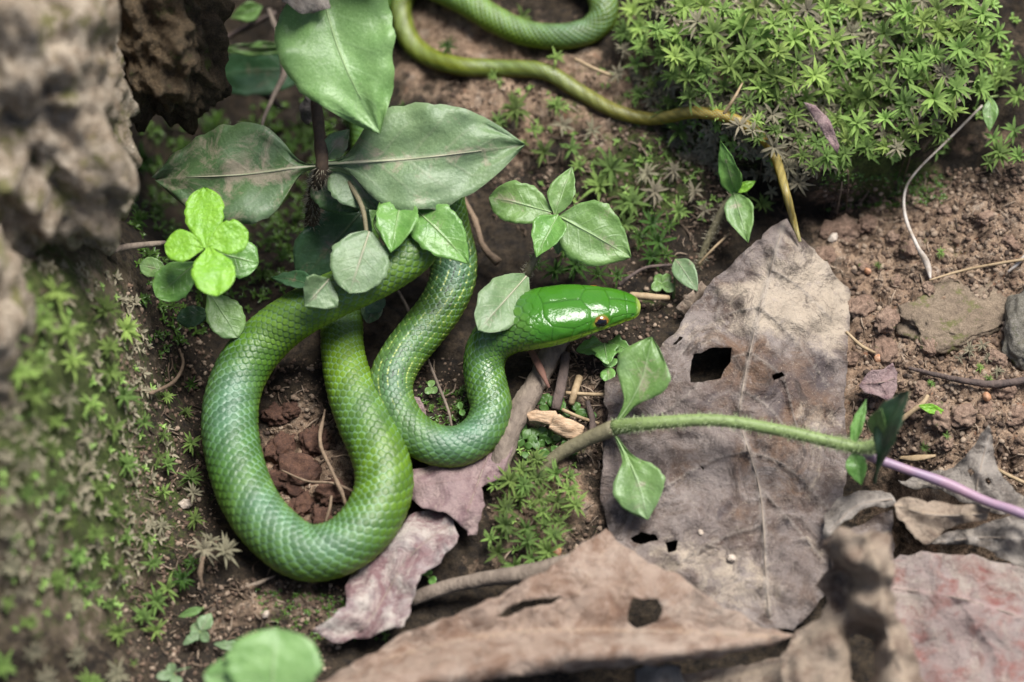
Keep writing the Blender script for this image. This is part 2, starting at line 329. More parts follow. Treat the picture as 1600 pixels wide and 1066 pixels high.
# ------------------------------------------------------------------ ground: one sheet, hollows, left bank, mossy mound
CTRL = [  # photograph place, height in cm
 (480,650,-.7),(480,760,-.5),(440,600,-.5),(690,620,-.5),(640,640,-.3),(900,640,-.1),(1000,500,0),(880,560,-.3),(800,620,0),
 (600,500,-1.0),(640,470,-1.2),(250,300,-3.8),(300,220,-4.2),(420,200,-3.4),(430,400,-1.5),(330,420,-1.6),(600,330,-1.8),(300,520,-.6),
 (520,200,-2.0),(560,120,-1.6),(400,120,-3.2),(420,20,-1.6),(560,0,-.6),
 (250,600,.2),(200,540,3.0),(110,560,6.2),(0,600,8.4),(-150,600,8),(250,760,.3),(170,760,2.8),(90,780,5.4),(0,800,7.4),(-150,800,7),
 (230,900,.2),(150,930,1.7),(60,960,3.8),(-50,1000,5),(250,1040,.2),(120,1100,2),(-100,1150,4.5),
 (150,420,4.5),(100,300,5.5),(0,300,8),(-150,300,8),(100,100,3),(-100,100,6),(150,-60,1),(-100,-150,4),
 (330,850,0),(400,960,0),(480,930,-.1),(600,960,-.3),(560,1080,0),(400,1120,.2),(800,820,0),(760,880,-.2),(880,760,.2),(720,930,-.4),
 (900,1000,-.8),(1100,1060,-.8),(900,1120,-.5),(1200,900,-.2),(1300,1000,-.3),(1100,700,0),(1150,500,0),(1200,400,0),(1250,700,0),
 (1400,840,-3.2),(1460,860,-3.4),(1530,860,-2.6),(1480,780,.2),(1500,960,.0),(1600,960,0),(1600,1100,0),(1750,900,.3),(1450,700,.2),
 (1580,700,.4),(1750,700,.6),(1400,600,.1),(1500,520,.3),(1600,500,.5),(1350,420,.2),(1450,380,.5),(1560,300,1.3),(1600,200,2.0),(1750,300,2.0),
 (1600,60,2.6),(1750,100,3),(1330,320,-.5),(1400,300,-.2),
 (700,170,.0),(760,200,.0),(820,150,.5),(940,130,.9),(1000,220,.6),(900,230,.2),(780,280,-.4),(740,350,-.9),(880,330,-.3),(1000,330,0),(1080,380,-.1),(950,420,-.3),(840,440,-.5),
 (1080,300,.4),(1150,340,.0),(720,60,.3),(820,30,.8),(900,-40,1.4),(700,-60,.8),(1050,0,1.8),(1250,-100,2.4),(1500,-100,3.0),(900,-150,2),(600,-150,.5),(300,-150,-.5),
]
cp = np.array([W(a, b, h * .01) for a, b, h in CTRL]); cxy = cp[:, :2]; cz = cp[:, 2]
def tps(r2): return np.where(r2 > 0, .5 * r2 * np.log(np.maximum(r2, 1e-18)), 0)
S = 20.0
_X = cxy * S; _K = tps(((_X[:, None] - _X[None]) ** 2).sum(-1)) + np.eye(len(_X)) * .01
_Pm = np.c_[np.ones(len(_X)), _X]; _A = np.block([[_K, _Pm], [_Pm.T, np.zeros((3, 3))]])
_sol = np.linalg.solve(_A, np.r_[cz, 0, 0, 0])
def height0(x, y):
    q = np.c_[x.ravel(), y.ravel()] * S; out = np.zeros(len(q))
    for i in range(0, len(q), 40000):
        qq = q[i:i + 40000]; out[i:i + 40000] = tps(((qq[:, None] - _X[None]) ** 2).sum(-1)) @ _sol[:len(_X)] + np.c_[np.ones(len(qq)), qq] @ _sol[len(_X):]
    return out.reshape(x.shape)
MC = W(1265, 70, 0); MX, MY = 285 * PX, 262 * PX / math.sin(PITCH)
def ground_xyz(x, y):
    far = sstep(.22, .5, np.maximum(np.abs(x), np.abs(y - .02)))
    z = np.clip(height0(np.clip(x, -.3, .3), np.clip(y, -.25, .3)), -.05, .10) * (1 - far) + far * .02
    p = np.stack([x, y, np.zeros_like(x)], -1)
    wob = noise(p * 45) * .10 + noise(p * 120 + 5) * .05
    rho = np.sqrt(((x - MC[0]) / MX) ** 2 + ((y - MC[1]) / MY) ** 2) + wob
    side = sstep(-.075 + .0, .02, x - MC[0] + .02)
    md = sstep(1.06, .86, rho) * (.35 + .65 * side)
    lump = .004 * noise(p * 60 + 3) * md
    z = z + .026 * md + lump
    y2 = y - .010 * md * sstep(.5, 1.0, rho) * side * sstep(1.3, 1.0, rho)
    cl = clay_mask(x, y)
    rid = 1 - np.abs(noise(p * 130 + 40)) * 2
    a = (.0018 + .0016 * cl) * (1 - far) + far * .004
    z = z + a * fbm(p * 95, 5, .6) + cl * .0012 * np.maximum(0, noise(p * 210 + 9)) + .0005 * rid
    bank = sstep(.005, .03, z) * sstep(-.10, -.14, x)
    z = z + bank * .006 * fbm(p * 40 + 70, 4, .6)
    return x, y2, z
def blob(x, y, px, py, rx, ry, z=0):
    c = W(px, py, z); return np.exp(-(((x - c[0]) / (rx * PX)) ** 2 + ((y - c[1]) / (ry * PX * 1.13)) ** 2))
def clay_mask(x, y):
    m = blob(x, y, 1480, 480, 220, 200) + blob(x, y, 1560, 650, 160, 160) + .9 * blob(x, y, 470, 710, 70, 90) + .75 * blob(x, y, 900, 150, 220, 80, .01) + .7 * blob(x, y, 700, 60, 120, 70, 0) + .45 * blob(x, y, 420, 950, 120, 50) + .6 * blob(x, y, 850, 800, 90, 90) + .35 * blob(x, y, 940, 650, 80, 90)
    return np.clip(m * 1.25, 0, 1)
def moss_mask(x, y):
    m = .7 * blob(x, y, 120, 620, 160, 200, .03) + .5 * blob(x, y, 120, 860, 160, 160, .02) + .8 * blob(x, y, 1000, 300, 90, 70) + .85 * blob(x, y, 1250, 60, 260, 160, .03)
    m = m + .75 * blob(x, y, 1390, 290, 90, 30) + .55 * blob(x, y, 850, 700, 60, 50) + .5 * blob(x, y, 840, 810, 80, 70) + .45 * blob(x, y, 330, 260, 160, 170, -.02) + .35 * blob(x, y, 480, 960, 70, 40)
    m = m + .35 * blob(x, y, 1470, 400, 60, 40) + .3 * blob(x, y, 880, 180, 120, 60) + .45 * blob(x, y, 1020, 470, 40, 40) + .45 * blob(x, y, 700, 630, 50, 40)
    return np.clip(m, 0, 1)
def axis(a, b, step, far, n):
    c = np.arange(a, b, step); g = np.geomspace(step * 2, far, n)
    return np.r_[(a - g)[::-1], c, c[-1] + g]
gx, gy = np.meshgrid(axis(-.20, .20, .0008, 6, 26), axis(-.165, .20, .0008, 6, 26))
X, Y, Z = ground_xyz(gx, gy); ny, nx = gx.shape
GV = np.stack([X, Y, Z], -1).reshape(-1, 3)
ii = np.arange(ny * nx).reshape(ny, nx)
GF = np.stack([ii[:-1, :-1], ii[:-1, 1:], ii[1:, 1:], ii[1:, :-1]], -1).reshape(-1, 4)
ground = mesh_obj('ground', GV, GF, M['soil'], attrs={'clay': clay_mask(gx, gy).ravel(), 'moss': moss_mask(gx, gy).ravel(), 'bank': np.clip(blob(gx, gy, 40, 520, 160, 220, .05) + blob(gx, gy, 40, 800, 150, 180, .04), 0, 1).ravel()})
tag(ground, kind='structure')
sub = (slice(26, ny - 26, 2), slice(26, nx - 26, 2)); bi = np.arange(len(range(26, ny - 26, 2)) * len(range(26, nx - 26, 2))).reshape(len(range(26, ny - 26, 2)), -1)
BV = np.stack([X[sub], Y[sub], Z[sub]], -1).reshape(-1, 3)
BF = np.stack([bi[:-1, :-1], bi[:-1, 1:], bi[1:, 1:], bi[1:, :-1]], -1).reshape(-1, 4)
BVH = BVHTree.FromPolygons(BV.tolist(), BF.tolist())
def G(px, py):
    d = ray(px, py); d = d / np.linalg.norm(d)
    h = BVH.ray_cast(Vector(CAM), Vector(d))
    if h[0] is None:
        p = W(px, py, 0); return p, np.array([0, 0, 1.0])
    n = np.array(h[1]); n = n if n[2] > 0 else -n
    return np.array(h[0]), n
def A(px, py, off):                       # a point OFF cm above the ground, seen at that place
    return W(px, py, G(px, py)[0][2] + off * .01)
def drop(x, y):
    h = BVH.ray_cast(Vector((x, y, .3)), Vector((0, 0, -1)))
    return (np.array(h[0]), np.array(h[1])) if h[0] is not None else (np.array([x, y, 0]), np.array([0, 0, 1.0]))

# ------------------------------------------------------------------ lumps: rocks, clods, pebbles
def ico(sub):
    import bmesh
    bm = bmesh.new(); bmesh.ops.create_icosphere(bm, subdivisions=sub, radius=1)
    v = np.array([p.co[:] for p in bm.verts]); f = np.array([[q.index for q in t.verts] for t in bm.faces]); bm.free()
    return v, f
ICO = {k: ico(k) for k in (1, 2, 3, 4, 5, 6)}
def lump(size, sub=3, amp=.25, freq=1.6, seed=0, ridge=0.0, flat=None, octv=4):
    v, f = ICO[sub]; v = v.copy(); q = v * freq + seed * 13.7
    d = 1 + amp * fbm(q, octv, .55)
    if ridge:
        r = 1 - np.abs(noise(q * np.array([1.2, 3.2, 1.2]) + 50)) * 2.2
        d = d + ridge * r + ridge * .5 * (1 - np.abs(noise(q * np.array([3, 8, 3]) + 80)) * 2)
    v = v * d[:, None]
    if flat: v[:, 2] = np.where(v[:, 2] > flat, flat + (v[:, 2] - flat) * .25, v[:, 2])
    return v * np.asarray(size), f
def put_lump(name, label, cat, p, size, mat, rot=0, group=None, **kw):
    v, f = lump(size, **kw); c, s = math.cos(rot), math.sin(rot)
    v = v @ np.array([[c, s, 0], [-s, c, 0], [0, 0, 1]]); v = v + np.asarray(p)
    return tag(mesh_obj(name, v, f, mat, loc=base_of(v)), label, cat, group)

put_lump('weathered_rock', 'big rough tan weathered rock with mossy ridges bulging from the bank', 'rock', WC(-8, 110, 8.6), (.037, .056, .060), M['bank_rock'], rot=.35, sub=6, amp=.28, freq=1.7, seed=3, ridge=.08, octv=6)
put_lump('weathered_rock', 'narrow tan rock edge low on the mossy bank beneath the big rock', 'rock', WC(-100, 500, 9.0), (.022, .040, .03), M['bank_rock'], rot=.1, sub=5, amp=.3, freq=1.6, seed=9, ridge=.09, octv=6)
put_lump('earth_clod', 'dark brown crumbly earth clod hanging over the black hollow', 'clod', WC(238, 40, 5.6), (.020, .029, .030), M['brown_clod'], rot=.3, sub=6, amp=.36, freq=1.8, seed=6, ridge=.04, octv=5)
put_lump('flat_stone', 'flat tan stone with green moss film lying on reddish soil', 'stone', A(1500, 490, .0), (.0195, .0120, .0065), M['rock'], rot=.28, sub=5, amp=.30, freq=1.5, seed=11, flat=.45, octv=6)
put_lump('grey_stone', 'rounded grey mossy stone beside the flat tan stone', 'stone', A(1616, 520, .05), (.010, .015, .009), M['rock_grey'], sub=5, amp=.25, freq=1.3, seed=14, octv=6)
CL = [(1312,362,30,22),(1355,350,16,12),(1288,400,18,14),(1395,372,12,10),(1420,388,14,12),(1345,480,24,16),(1385,500,22,15),(1380,548,26,17),(1450,540,18,12),
      (1310,520,15,12),(1330,560,13,10),(1440,608,13,10),(1468,652,24,17),(1425,640,15,12),(1505,650,20,14),(1540,640,15,12),(1530,600,14,10),(1560,560,15,11),
      (1570,610,18,13),(1590,650,20,13),(1480,690,13,9),(1350,420,13,9),(1480,330,14,9),(1540,340,16,10),(1400,440,11,8),(1450,450,13,8),(1580,380,15,10)]
for i, (px, py, rx, ry) in enumerate(CL):
    put_lump('clay_clod', 'reddish brown crumbly clay clod on the bare soil by the big dead leaf', 'clod', A(px, py, ry * .004), (rx * PX, ry * PX * 1.1, ry * PX * .8), M['clay'], rot=i * .7, group='clay clods on the bare soil', sub=4, amp=.42, freq=1.7, seed=20 + i, octv=5)
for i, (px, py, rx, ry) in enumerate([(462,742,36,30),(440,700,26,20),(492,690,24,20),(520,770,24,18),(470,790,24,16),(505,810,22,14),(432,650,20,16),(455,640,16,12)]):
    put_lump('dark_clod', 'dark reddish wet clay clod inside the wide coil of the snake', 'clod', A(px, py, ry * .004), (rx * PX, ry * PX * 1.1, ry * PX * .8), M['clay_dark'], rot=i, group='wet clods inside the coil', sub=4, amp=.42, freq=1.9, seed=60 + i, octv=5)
for i, (px, py, r, lb) in enumerate([(290,788,10,'white angular pebble at the foot of the mossy bank'), (1302,372,9,'small pale flat pebble on the reddish clod'), (1095,832,5,'tiny cream grit grain on the big dead leaf'), (1143,872,7,'pale cream grit grain beside the big leaf midrib'), (415,960,6,'small pinkish pebble on dark soil below the snake')]):
    put_lump('pebble', lb, 'pebble', A(px, py, .15 if i not in (2, 3) else .7), (r * PX, r * PX * .8, r * PX * .6), M['pebble'], rot=i, sub=3, amp=.3, seed=80 + i)
for i, (px, py, rx, ry, lb) in enumerate([(1372,560,7,8,'glossy orange seed on a dark scrap by the big dead leaf'), (1356,424,5,6,'small rust orange seed on bare soil'), (1542,620,8,6,'brick orange crumb on soil beneath the dark root'), (868,862,10,8,'yellow crumb at the edge of the moss patch')]):
    put_lump('seed' if i < 2 else 'orange_crumb', lb, 'seed' if i < 2 else 'crumb', A(px, py, .2), (rx * PX, ry * PX, 6 * PX), M['seed'], rot=i, sub=3, amp=.18, seed=90 + i)

# ------------------------------------------------------------------ the snake
def R(z): return z
def build_snake():
    H = 0
    pts = [ # px, py, centre height cm (or ('g',) to lie on the ground), half width px
     (1001,477,1.75,20),(965,478,1.80,36),(920,483,1.85,46),(870,492,1.85,50),(825,503,1.75,44),(790,517,1.55,37),(765,540,1.25,33),
     (756,572,.95,31),(761,606,.80,31),(767,640,.75,31),(752,676,.75,31),(716,697,.80,31),(674,693,.85,31),(637,668,.85,32),(615,630,.85,32),(612,592,.85,33),
     (631,553,.80,33),(660,517,.75,34),(688,480,.75,34),(706,440,.80,35),(708,402,.95,36),(698,360,1.25,36),(690,318,1.8,36),(680,292,2.4,36),(662,306,2.95,36),(662,342,3.1,36),
     (655,378,3.1,35),(632,404,3.05,34),(598,426,2.9,34),(558,446,2.75,34),(515,465,2.5,35),(470,489,2.0,36),(425,521,1.45,38),(388,562,1.15,40),(366,608,1.0,41),(359,660,.95,42),
     (366,715,.95,42),(385,772,.95,42),(420,824,.95,42),(476,863,.95,42),(535,853,.95,42),(579,812,.95,43),(600,760,.95,43),(592,708,.95,42),(570,658,.90,41),(549,608,.80,37),
     (537,560,.60,33),(534,515,.25,32),(535,470,-.2,32),(545,420,-.6,32),(565,350,-.9,32),(580,270,-1.0,31),(575,180,-1.0,30),(565,100,-.7,29),(580,20,-.1,28),(620,-40,.6,27),(680,-22,.9,25),
     (730,4,1.1,23),(775,32,'g',22),(825,53,'g',21),(880,57,'g',21),(925,45,'g',22),(944,12,'g',23),(920,-30,'g',22),(850,-50,'g',20),(760,-52,'g',18.5),(680,-42,'g',17.5),(632,-5,'g',17),(632,45,'g',16.5),
     (660,83,'g',16),(715,103,'g',15),(780,107,'g',14.5),(850,112,'g',13.5),(905,143,'g',12.5),(960,173,'g',11.5),(1020,186,'g',10.5),(1085,176,'g',10),(1145,186,'g',9.2),(1190,215,'g',8.2),(1212,248,'g',7.4),(1228,300,'f',6.4),(1240,345,'f',5.0),(1250,378,'f',2.4)]
    c = []
    for px, py, z, r in pts:
        if z == 'g': c.append(np.r_[A(px, py, r * PX * 100 * (.8 if px < 1050 else 1.9)), r * PX])
        elif z == 'f': c.append(np.r_[W(px, py, {300: .029, 345: .021, 378: .0185}[py]), r * PX])
        else: c.append(np.r_[WC(px, py, z), r * PX])
    c = np.array(c)
    d4 = catmull(c, 60); seg = np.r_[0, np.cumsum(np.linalg.norm(np.diff(d4[:, :3], axis=0), axis=1))]
    total = seg[-1]; HL = .0432
    rad_of = lambda s: np.interp(s, seg, d4[:, 3])
    ss = [0.0]
    while ss[-1] < total:
        s = ss[-1]; L = .0010 + .20 * rad_of(s); ss.append(s + (.00022 if s < HL else L / 8))
    s = np.array(ss[:-1] + [total]); ctr = np.stack([np.interp(s, seg, d4[:, k]) for k in range(3)], -1); rad = rad_of(s)
    # head profile
    ht = s / HL
    wprof = np.interp(ht, [0, .006, .02, .05, .10, .18, .30, .42, .55, .68, .82, 1.0, 1.2], [0.5, 10, 16, 21.5, 26.5, 32.5, 39.5, 45.5, 50, 51.5, 47.5, 38.5, 33.5])
    inhead = sstep(1.25, .95, ht)
    rad = rad * (1 - inhead) + wprof * PX * inhead
    rad = np.maximum(rad, .0002)
    for _ in range(3): rad[2:-2] = (rad[1:-3] + rad[3:-1] + rad[2:-2] * 2) / 4
    T = np.gradient(ctr, axis=0); T /= np.linalg.norm(T, axis=1)[:, None]
    for _ in range(40): T[1:-1] = (T[:-2] + T[2:] + 2 * T[1:-1]) / 4
    T /= np.linalg.norm(T, axis=1)[:, None]
    Sd = np.cross(T, [0, 0, 1.0]); Sd /= np.linalg.norm(Sd, axis=1)[:, None]; U = np.cross(Sd, T)
    rl = np.radians(13) * sstep(1.5, .6, ht) * (-1 if Sd[10][1] > 0 else 1); S0 = Sd.copy(); Sd = S0 * np.cos(rl)[:, None] + U * np.sin(rl)[:, None]; U = U * np.cos(rl)[:, None] - S0 * np.sin(rl)[:, None]
    NT = 180; ph = (np.arange(NT) / NT) * 2 * math.pi - math.pi
    PH, SS = np.meshgrid(ph, s); RR = rad[:, None]; IH = inhead[:, None]
    cs, sn = np.cos(PH), np.sin(PH)
    latb = sn; vertb = np.where(cs > 0, cs * .93, -np.abs(cs) ** .8 * .72)
    topk = np.interp(ht, [0, .1, .3, .6, 1], [.50, .52, .54, .60, .75])[:, None]; botk = np.interp(ht, [0, .1, .4, 1], [.42, .46, .48, .6])[:, None]
    lath = np.sign(sn) * np.abs(sn) ** .80; verth = np.where(cs > 0, np.abs(cs) ** .85 * topk, -np.abs(cs) ** .75 * botk)
    lat = latb * (1 - IH) + lath * IH; vert = vertb * (1 - IH) + verth * IH
    nose = np.interp(ht, [0, .03, .12, .3], [.25, .18, .06, 0])[:, None]        # snout slopes down a little
    P = ctr[:, None] + RR[..., None] * (lat[..., None] * Sd[:, None] + (vert - nose)[..., None] * U[:, None])
    nrm = lat[..., None] * Sd[:, None] + vert[..., None] * U[:, None]; nrm /= np.linalg.norm(nrm, axis=-1)[..., None] + 1e-9
    # scale lattice
    Ls = .0010 + .20 * rad_of(s); acoord = np.r_[0, np.cumsum(np.diff(s) / ((Ls[1:] + Ls[:-1]) / 2))]
    a = acoord[:, None] + 0 * PH; row = math.radians(280) / 21; b = PH / row
    lu, wu = Ls[:, None], RR * row * .95
    best = np.full(a.shape, 9.0); second = np.full(a.shape, 9.0); da = np.zeros_like(a); rid = np.zeros_like(a); cid = np.zeros_like(a)
    j0 = np.round(b)
    for dj in (-1, 0, 1):
        j = j0 + dj; off = .5 * (np.mod(j, 2)); i0 = np.round(a - off)
        for di in (-1, 0, 1):
            ca = i0 + di + off; dd = ((np.abs(a - ca) * lu * 1000) ** 1.4 + (np.abs(b - j) * wu * 1000 * 1.2) ** 1.4) ** (1 / 1.4)
            nb = dd < best; second = np.where(nb, best, np.minimum(second, dd)); da = np.where(nb, a - ca, da); rid = np.where(nb, j, rid); cid = np.where(nb, ca * 7.13 + j * 3.7, cid)
            best = np.where(nb, dd, best)
    edge = second - best                               # mm, 0 on a seam
    body = sstep(.66, .86, ht)[:, None] * (1 - sstep(math.radians(132), math.radians(140), np.abs(PH)))
    em = sstep(.0, .55, edge * (.0065 / np.maximum(RR, .002)) ** .5)
    hgt = (.35 * em + .65 * em * np.clip(.5 + da, 0, 1) ** 1.2)
    disp = body * hgt * np.minimum(.00042, RR * .055)
    ven = sstep(math.radians(134), math.radians(140), np.abs(PH)); vf = np.mod(a, 1.0); disp = disp + ven * .0002 * vf * sstep(.8, 1, ht)[:, None]
    # head plates: seams in (t, angle)
    segs = []
    def sg(*p):
        for q, r in zip(p[:-1], p[1:]):
            segs.append((q, r)); segs.append(((q[0], -q[1]), (r[0], -r[1])))
    sg((.03, 0), (.235, 0)); sg((.44, 0), (.70, 0)); sg((.44, 0), (.385, 24), (.25, 33), (.235, 0)); sg((.385, 24), (.40, 62)); sg((.235, 32), (.275, 70)); sg((.40, 58), (.53, 66), (.67, 48), (.715, 24), (.70, 0))
    sg((.115, 0), (.115, 58), (.235, 60)); sg((.035, 0), (.035, 55)); sg((.115, 58), (.05, 62), (.035, 55)); sg((.235, 60), (.26, 84)); sg((.115, 58), (.13, 88)); sg((.40, 62), (.43, 90)); sg((.53, 66), (.56, 92)); sg((.67, 48), (.70, 90))
    sg((.02, 92), (.2, 92), (.45, 92), (.62, 96), (.75, 98))
    for t in (.06, .12, .185, .25, .32, .4, .48, .57, .66): sg((t, 92), (t + .008, 112))
    hm = ht < 1.0; groove = np.zeros_like(a); gd = np.full(a[hm].shape, 9.0)
    q1 = ht[hm][:, None] * HL * 1000; rr = np.maximum(rad[hm][:, None] * 1000, .5)
    for (t0, f0), (t1, f1) in segs:
        x0, y0, x1, y1 = t0 * HL * 1000, math.radians(f0), t1 * HL * 1000, math.radians(f1)
        ex, ey = x1 - x0, (y1 - y0) * rr; px_, py_ = q1 - x0, (PH[hm] - y0) * rr
        tt = np.clip((px_ * ex + py_ * ey) / (ex * ex + ey * ey + 1e-9), 0, 1)
        gd = np.minimum(gd, np.hypot(px_ - tt * ex, py_ - tt * ey))
    mouth = np.abs(np.abs(PH[hm]) - math.radians(114)) * rr; mf = np.exp(-(mouth / .22) ** 2) * sstep(.02, .04, ht[hm])[:, None] * sstep(.74, .66, ht[hm])[:, None]
    groove[hm] = np.exp(-(gd / .14) ** 2) * sstep(.80, .70, ht[hm])[:, None]
    disp = disp - groove * .00016; d2 = np.zeros_like(a); d2[hm] = mf; disp = disp - d2 * .0004
    # plates slightly domed
    dome = np.zeros_like(a); dome[hm] = np.minimum(gd, 2.2) / 2.2 * sstep(.80, .7, ht[hm])[:, None]; disp = disp + dome * .00017
    disp = disp + .00012 * noise(P * 300)
    ng = np.exp(-((((ht[:, None] - .07) * HL) / .0006) ** 2 + (((np.abs(PH) - math.radians(72)) * RR) / .0005) ** 2)); disp = disp - ng * .0005
    # eye socket brow
    te, fe = .325, math.radians(70)
    eg = np.exp(-((((ht[:, None] - te) * HL) / .0027) ** 2 + (((np.abs(PH) - fe) * RR) / .0022) ** 2) * 1.2); disp = disp - eg * .0009 * (ht < 1)[:, None]
    P = P + nrm * disp[..., None]
    # colour
    cg = np.array([.044, .112, .009]); cg2 = np.array([.090, .165, .007]); cteal = np.array([.055, .125, .070]); cy = np.array([.165, .225, .010]); cpale = np.array([.19, .31, .22]); cbelly = np.array([.50, .55, .20])
    rnd = .5 + .5 * np.sin(cid * 12.9898)
    pn = fbm(np.stack([ctr[:, 0], ctr[:, 1], ctr[:, 2]], -1) * 28, 3)[:, None]
    f = np.clip(.5 + pn * .9 + .25 * (rnd - .5), 0, 1)[..., None]
    colr = cg * (1 - f) + cg2 * f
    dors = (np.exp(-(PH / math.radians(52)) ** 2) * np.clip(.55 + .9 * noise(np.stack([SS * 16, PH * .4, 0 * PH], -1)), 0, 1))[..., None]
    tl = np.clip(.25 + blobs(ctr, [(350, 640, 75), (480, 860, 60), (610, 600, 60), (720, 695, 60), (715, 420, 45), (560, 445, 50), (420, 820, 50), (900, 57, 45)]) - .6 * blobs(ctr, [(600, 740, 60), (545, 590, 60), (390, 550, 40)]), 0, 1)[:, None, None]
    dors = np.exp(-(PH / math.radians(62)) ** 2)[..., None] * tl * np.clip(.9 + .5 * noise(np.stack([SS * 40, PH * .8, 0 * PH], -1)), 0, 1)[..., None]
    colr = colr * (1 - .9 * dors) + cteal * .9 * dors  # teal sky sheen painted into the skin along the back of chosen coils
    colr = colr * (.86 + .28 * rnd[..., None])
    low = sstep(math.radians(70), math.radians(125), np.abs(PH))[..., None]; colr = colr * (1 - low) + cy * low
    colr = colr * (1 - ven[..., None]) + cbelly * ven[..., None]
    tailm = sstep(total * .60, total * .80, s)[:, None, None]; colr = colr * (1 - tailm) + (colr * np.array([1.25, .88, .40]) + np.array([.03, .016, 0])) * tailm
    tipm = sstep(total * .84, total * .96, s)[:, None, None]; colr = colr * (1 - tipm) + np.array([.24, .145, .010]) * tipm * (.8 + .4 * rnd[..., None])
    em2 = sstep(.10, .50, edge * (.0065 / np.maximum(RR, .002)) ** .5); pe = ((1 - em2) * body)[..., None]
    # stretched skin between the front scales shows black and yellow dashes
    st = (np.exp(-((s - .255 - 0) / .035) ** 2) * .0)[:, None]
    pm = np.clip(.72 + 1.5 * noise(np.stack([SS * 22, PH * .9, 0 * PH + 4], -1)), 0, 1)[..., None]; upm = (sstep(math.radians(105), math.radians(55), np.abs(PH)))[..., None]
    seamc = (cpale * (.7 + .45 * rnd[..., None])) * (pm * upm) + np.array([.014, .034, .004]) * (1 - pm * upm)
    colr = colr * (1 - pe * .62) + seamc * pe * .62
    colr = colr * (1 + .22 * (body * np.clip(da, -.5, .5))[..., None])
    strm = np.clip(blobs(ctr, [(690, 470, 75), (625, 590, 55), (735, 420, 40)]), 0, 1)[:, None] * (s < .42)[:, None]
    across = np.abs(np.mod(b + .5, 1) - .5); seam = (1 - sstep(.06, .15, .5 - across)) * body * strm * (np.abs(np.mod(a * 2.0 + .5 * np.mod(np.floor(b), 2) - .25, 1) - .5) < .33) * (np.mod(np.sin(np.floor(a * 2.0 + .5 * np.mod(np.floor(b), 2) + .25) * 78.2 + np.floor(b) * 37.7) * 43758.5, 1) > .45)
    kk = np.mod(np.floor(b), 2); scol = np.where((kk == 0)[..., None], np.array([.012, .012, .010]), np.array([.40, .46, .12]))
    seam = seam * (np.sin(PH * 1.0) > -2); colr = colr * (1 - seam[..., None]) + scol * seam[..., None]
    headm = (sstep(.92, .72, ht))[:, None, None]; hcol = np.array([.034, .132, .008]) * np.ones_like(colr) + np.array([.045, .06, .003]) * np.clip(pn + .3, 0, 1)[..., None]
    lip = (sstep(math.radians(86), math.radians(91), np.abs(PH) + .16 * (ht[:, None] < .2) * (.2 - ht[:, None]) / .2))[..., None]; hcol = hcol * (1 - lip) + np.array([.24, .40, .03]) * lip
    chin = (sstep(math.radians(113), math.radians(120), np.abs(PH)))[..., None]; hcol = hcol * (1 - chin) + np.array([.55, .58, .26]) * chin
    snout = (sstep(.05, .0, ht))[:, None, None]; hcol = hcol * (1 - snout * .8) + np.array([.30, .34, .08]) * snout * .8
    hcol = hcol * (1 - .38 * groove[..., None]) ; hcol = hcol * (1 - .8 * d2[..., None]) * (1 - .8 * ng[..., None])
    ring = np.clip(eg * 1.6 - .25, 0, 1)[..., None] * (ht < 1)[:, None, None]; hcol = hcol * (1 - ring) + np.array([.22, .20, .02]) * ring
    colr = colr * (1 - headm) + hcol * headm
    n, m = P.shape[:2]; idx = np.arange(n * m).reshape(n, m); nxt = np.roll(idx, -1, 1)
    F = np.stack([idx[:-1], nxt[:-1], nxt[1:], idx[1:]], -1).reshape(-1, 4)
    mt, ns, ls, bs = new_mat('snake_skin'); at = attr(ns, 'skin'); v = nd(ns, 'ShaderNodeTexCoord').outputs['Object']
    ls.new(at.outputs['Color'], bs.inputs['Base Color']); bs.inputs['Specular IOR Level'].default_value = .42
    gl = attr(ns, 'gloss').outputs['Fac']; ls.new(mr(ns, ls, gl, 0, 1, .42, .15), bs.inputs['Roughness'])
    bump(ns, ls, bs, mth(ns, ls, 'ADD', nz(ns, ls, 1800, 3, .5, v), mth(ns, ls, 'MULTIPLY', nz(ns, ls, 300, 2, .5, v), 3.0)), .00009)
    loc = np.array([ctr[:, 0].mean(), ctr[:, 1].mean(), 0])
    root = thing('snake', 'glossy green snake coiled among moss and dead leaves, head resting with its dark eye visible', 'snake', loc)
    body_o = mesh_obj('body', P.reshape(-1, 3), F, mt, root, loc, attrs={'skin': colr.reshape(-1, 3), 'gloss': (sstep(2.3, .75, ht)[:, None] + 0 * PH).ravel()})
    # eyes
    ie = int(np.argmin(np.abs(ht - te)))
    for sgn in (-1, 1):
        je = int(np.argmin(np.abs(PH[ie] - sgn * fe))); n0 = nrm[ie, je]; p0 = P[ie, je] + n0 * .0009 - n0 * (.0015 if P[ie, je][1] < ctr[ie][1] else .0024)
        v, f = ICO[4]; z = n0 / np.linalg.norm(n0); xx = np.cross(U[ie], z); xx /= np.linalg.norm(xx); yy = np.cross(z, xx)
        ang = np.degrees(np.arccos(np.clip(v[:, 2], -1, 1))); wv = (v * np.array([.0027, .0022, .0022])) @ np.array([xx, yy, z]) + p0
        cc = np.where((ang < 45)[:, None], [.004, .004, .006], np.where((ang < 50)[:, None], [.40, .24, .03], np.where((ang < 72)[:, None], [.17, .075, .010], [.10, .14, .015])))
        em_, n2, l2, b2 = new_mat('snake_eye'); l2.new(attr(n2, 'skin').outputs['Color'], b2.inputs['Base Color']); b2.inputs['Roughness'].default_value = .06; b2.inputs['Coat Weight'].default_value = .6
        eo = mesh_obj('eye', wv, f, em_, root, loc, attrs={'skin': cc})
        tag(eo, 'round black pupil with a thin orange brown iris')
    return root
def blobs(c, L):
    o = 0
    for px, py, r in L:
        p = WC(px, py, 1.0); o = o + np.exp(-(((c - p) ** 2).sum(-1)) / (r * PX) ** 2)
    return o
build_snake()

